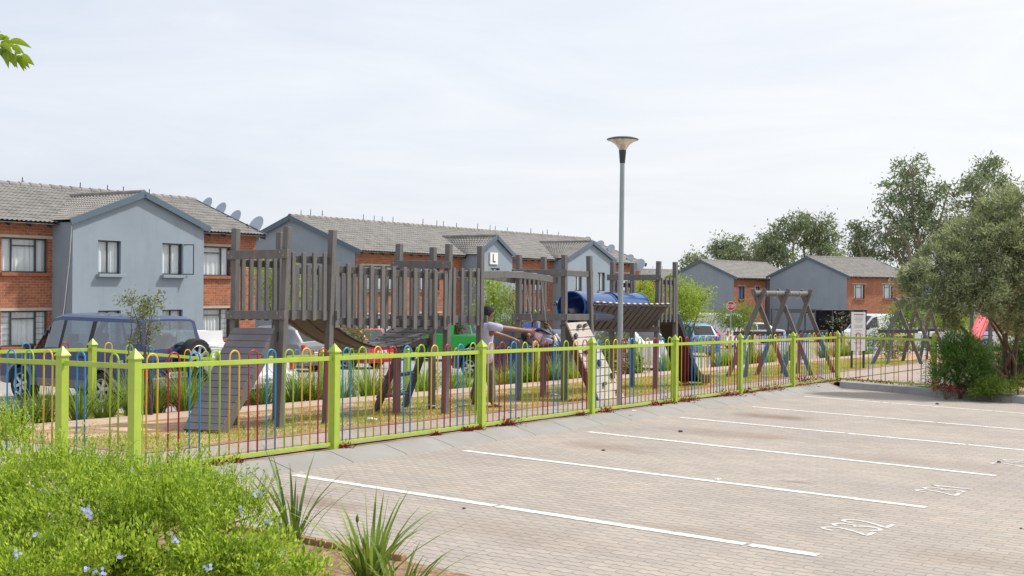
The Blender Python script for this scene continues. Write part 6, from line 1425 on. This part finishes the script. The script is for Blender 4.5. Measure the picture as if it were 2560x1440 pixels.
head(man, J(1219.5, 784, Ym + .02), .108, FA + Vector((.25, -.2, -.1)), (0, 0, 1), MAT['hair'], MAT['skin'], 1.02)
sh_n = dict(a=(J(1212, 917, Ym + .02), .150), b=(J(1212, 893, Ym + .01), .146), c=(J(1213, 862, Ym), .152), c2=(J(1214, 836, Ym), .150), d=(J(1214, 818, Ym + .01), .118), e=(J(1215, 807, Ym + .02), .068), r=(shR + Vector((-.01, 0, .0)), .084), r2=(shR.lerp(elR, .45), .066), l=(shL, .084), l2=(shL.lerp(elL, .42), .066))
skin('t_shirt', sh_n, chain('a', 'b', 'c', 'c2', 'd', 'e') + chain('d', 'r', 'r2') + chain('d', 'l', 'l2'), 'c', MAT['tee'], man, 2)
je = dict(w=(J(1211, 900, Ym + .02), .140), p=(J(1211, 918, Ym + .02), .146), hr=(hipR - Vector((0, 0, .05)), .112), kr=(knR, .078), br=(anR + Vector((0, 0, .13)), .068), cr=(anR + Vector((-.005, 0, .0)), .076), hl=(hipL - Vector((0, 0, .05)), .112), kl=(knL, .078), bl=(anL + Vector((0, 0, .13)), .068), cl=(anL + Vector((0, -.005, .0)), .076))
skin('jeans', je, chain('w', 'p', 'hr', 'kr', 'br', 'cr') + chain('p', 'hl', 'kl', 'bl', 'cl'), 'p', MAT['jeans'], man, 2)
for an, to in ((anR, toR), (anL, toL)):
    d = (to - an); d.z = 0; d.normalize(); c = an + d * .045; c.z = an.z - .062
    m = MB(); s = Vector((-d.y, d.x, 0)); pts = [c + d * x + s * y for x, y in ((-.12, -.028), (-.13, 0), (-.12, .028), (0, .038), (.09, .047), (.125, .03), (.13, 0), (.118, -.03), (.06, -.042))]; m.prism(pts, (0, 0, .022)); m.bar(c + s * .045 + d * .05 + Vector((0, 0, .02)), c + d * .06 + Vector((0, 0, .055)), .03, .008).bar(c - s * .045 + d * .05 + Vector((0, 0, .02)), c + d * .06 + Vector((0, 0, .055)), .03, .008); m.build('sandal', MAT['flip'], man)
# the child, lying in the tyre swing
Yc = 21.9; cp0 = J(1345, 842, Yc); ch_ = thing('person', 'small child in pink top and lavender leggings lying in the black tyre swing', 'person', cp0)
sR, sL = J(1338, 848, Yc - .07), J(1338, 832, Yc + .05); n2 = dict(pel=(J(1360, 845, Yc), .045), che=(J(1343, 839, Yc), .045), nek=(J(1332, 837, Yc), .034), hb=(J(1327, 837, Yc), .036), sR=(sR, .036), eR=(J(1336, 860, Yc - .10), .027), wR=(J(1332, 871, Yc - .1), .019), sL=(sL, .036), eL=(J(1336, 820, Yc + .05), .026), wL=(J(1338, 810, Yc + .03), .018),
           hR=(J(1363, 849, Yc - .05), .05), kR=(J(1376, 854, Yc - .14), .038), aR=(J(1385, 853, Yc - .14), .026), hL=(J(1363, 842, Yc + .05), .05), kL=(J(1374, 841, Yc - .05), .038), aL=(J(1383, 846, Yc - .06), .026))
e2 = chain('pel', 'che', 'nek', 'hb') + chain('che', 'sR', 'eR', 'wR') + chain('che', 'sL', 'eL', 'wL') + chain('pel', 'hR', 'kR', 'aR') + chain('pel', 'hL', 'kL', 'aL')
for w_, e_, pre in (('wR', 'eR', 'r'), ('wL', 'eL', 'l')):
    d = (n2[w_][0] - n2[e_][0]).normalized(); n2[pre + 'palm'] = (n2[w_][0] + d * .03, .016); e2.append((w_, pre + 'palm')); fingers(n2, e2, None, n2[pre + 'palm'][0], d, (1, .2, 0), (0, -.5, -.2), .55, pre)
skin('body', n2, e2, 'pel', MAT['skin'], ch_, 2)
head(ch_, J(1318, 838, Yc), .086, (.35, -.75, -.55), (-1, -.1, .05), MAT['hair'], MAT['skin'], 1.03)
tufts = MB()
for k in range(6): a = R(-70 + 28 * k); ball(tufts, J(1309, 840, Yc) + Vector((.02 * math.cos(a), .05 * math.sin(a), .06 * math.sin(a * 1.3) - .02)), .024, n=8)
tufts.build('hair_tufts', MAT['hair'], ch_, smooth=180)
skin('top', dict(a=(J(1359, 845, Yc), .084), b=(J(1345, 840, Yc), .088), c=(J(1336, 838, Yc), .062), r=(sR, .048), r2=(n2['eR'][0], .040), r3=(J(1333, 867, Yc - .1), .032), l=(sL, .048), l2=(n2['eL'][0], .036)), chain('a', 'b', 'c') + chain('b', 'r', 'r2', 'r3') + chain('b', 'l', 'l2'), 'b', MAT['pink'], ch_, 2)
skin('leggings', dict(p=(J(1361, 846, Yc), .076), hr=(J(1364, 850, Yc - .05), .06), kr=(n2['kR'][0], .048), ar=(J(1383, 853, Yc - .14), .036), hl=(J(1364, 842, Yc + .04), .06), kl=(n2['kL'][0], .048), al=(J(1381, 846, Yc - .06), .036)), chain('p', 'hr', 'kr', 'ar') + chain('p', 'hl', 'kl', 'al'), 'p', MAT['legging'], ch_, 2)
for a in (n2['aR'][0], n2['aL'][0]):
    m = MB(); ball(m, a + Vector((.035, -.02, -.005)), .038, (.75, .95, 1.75), Matrix.Rotation(R(-20), 3, 'Y'), 12); m.build('shoe', MAT['shoe'], ch_, smooth=180)
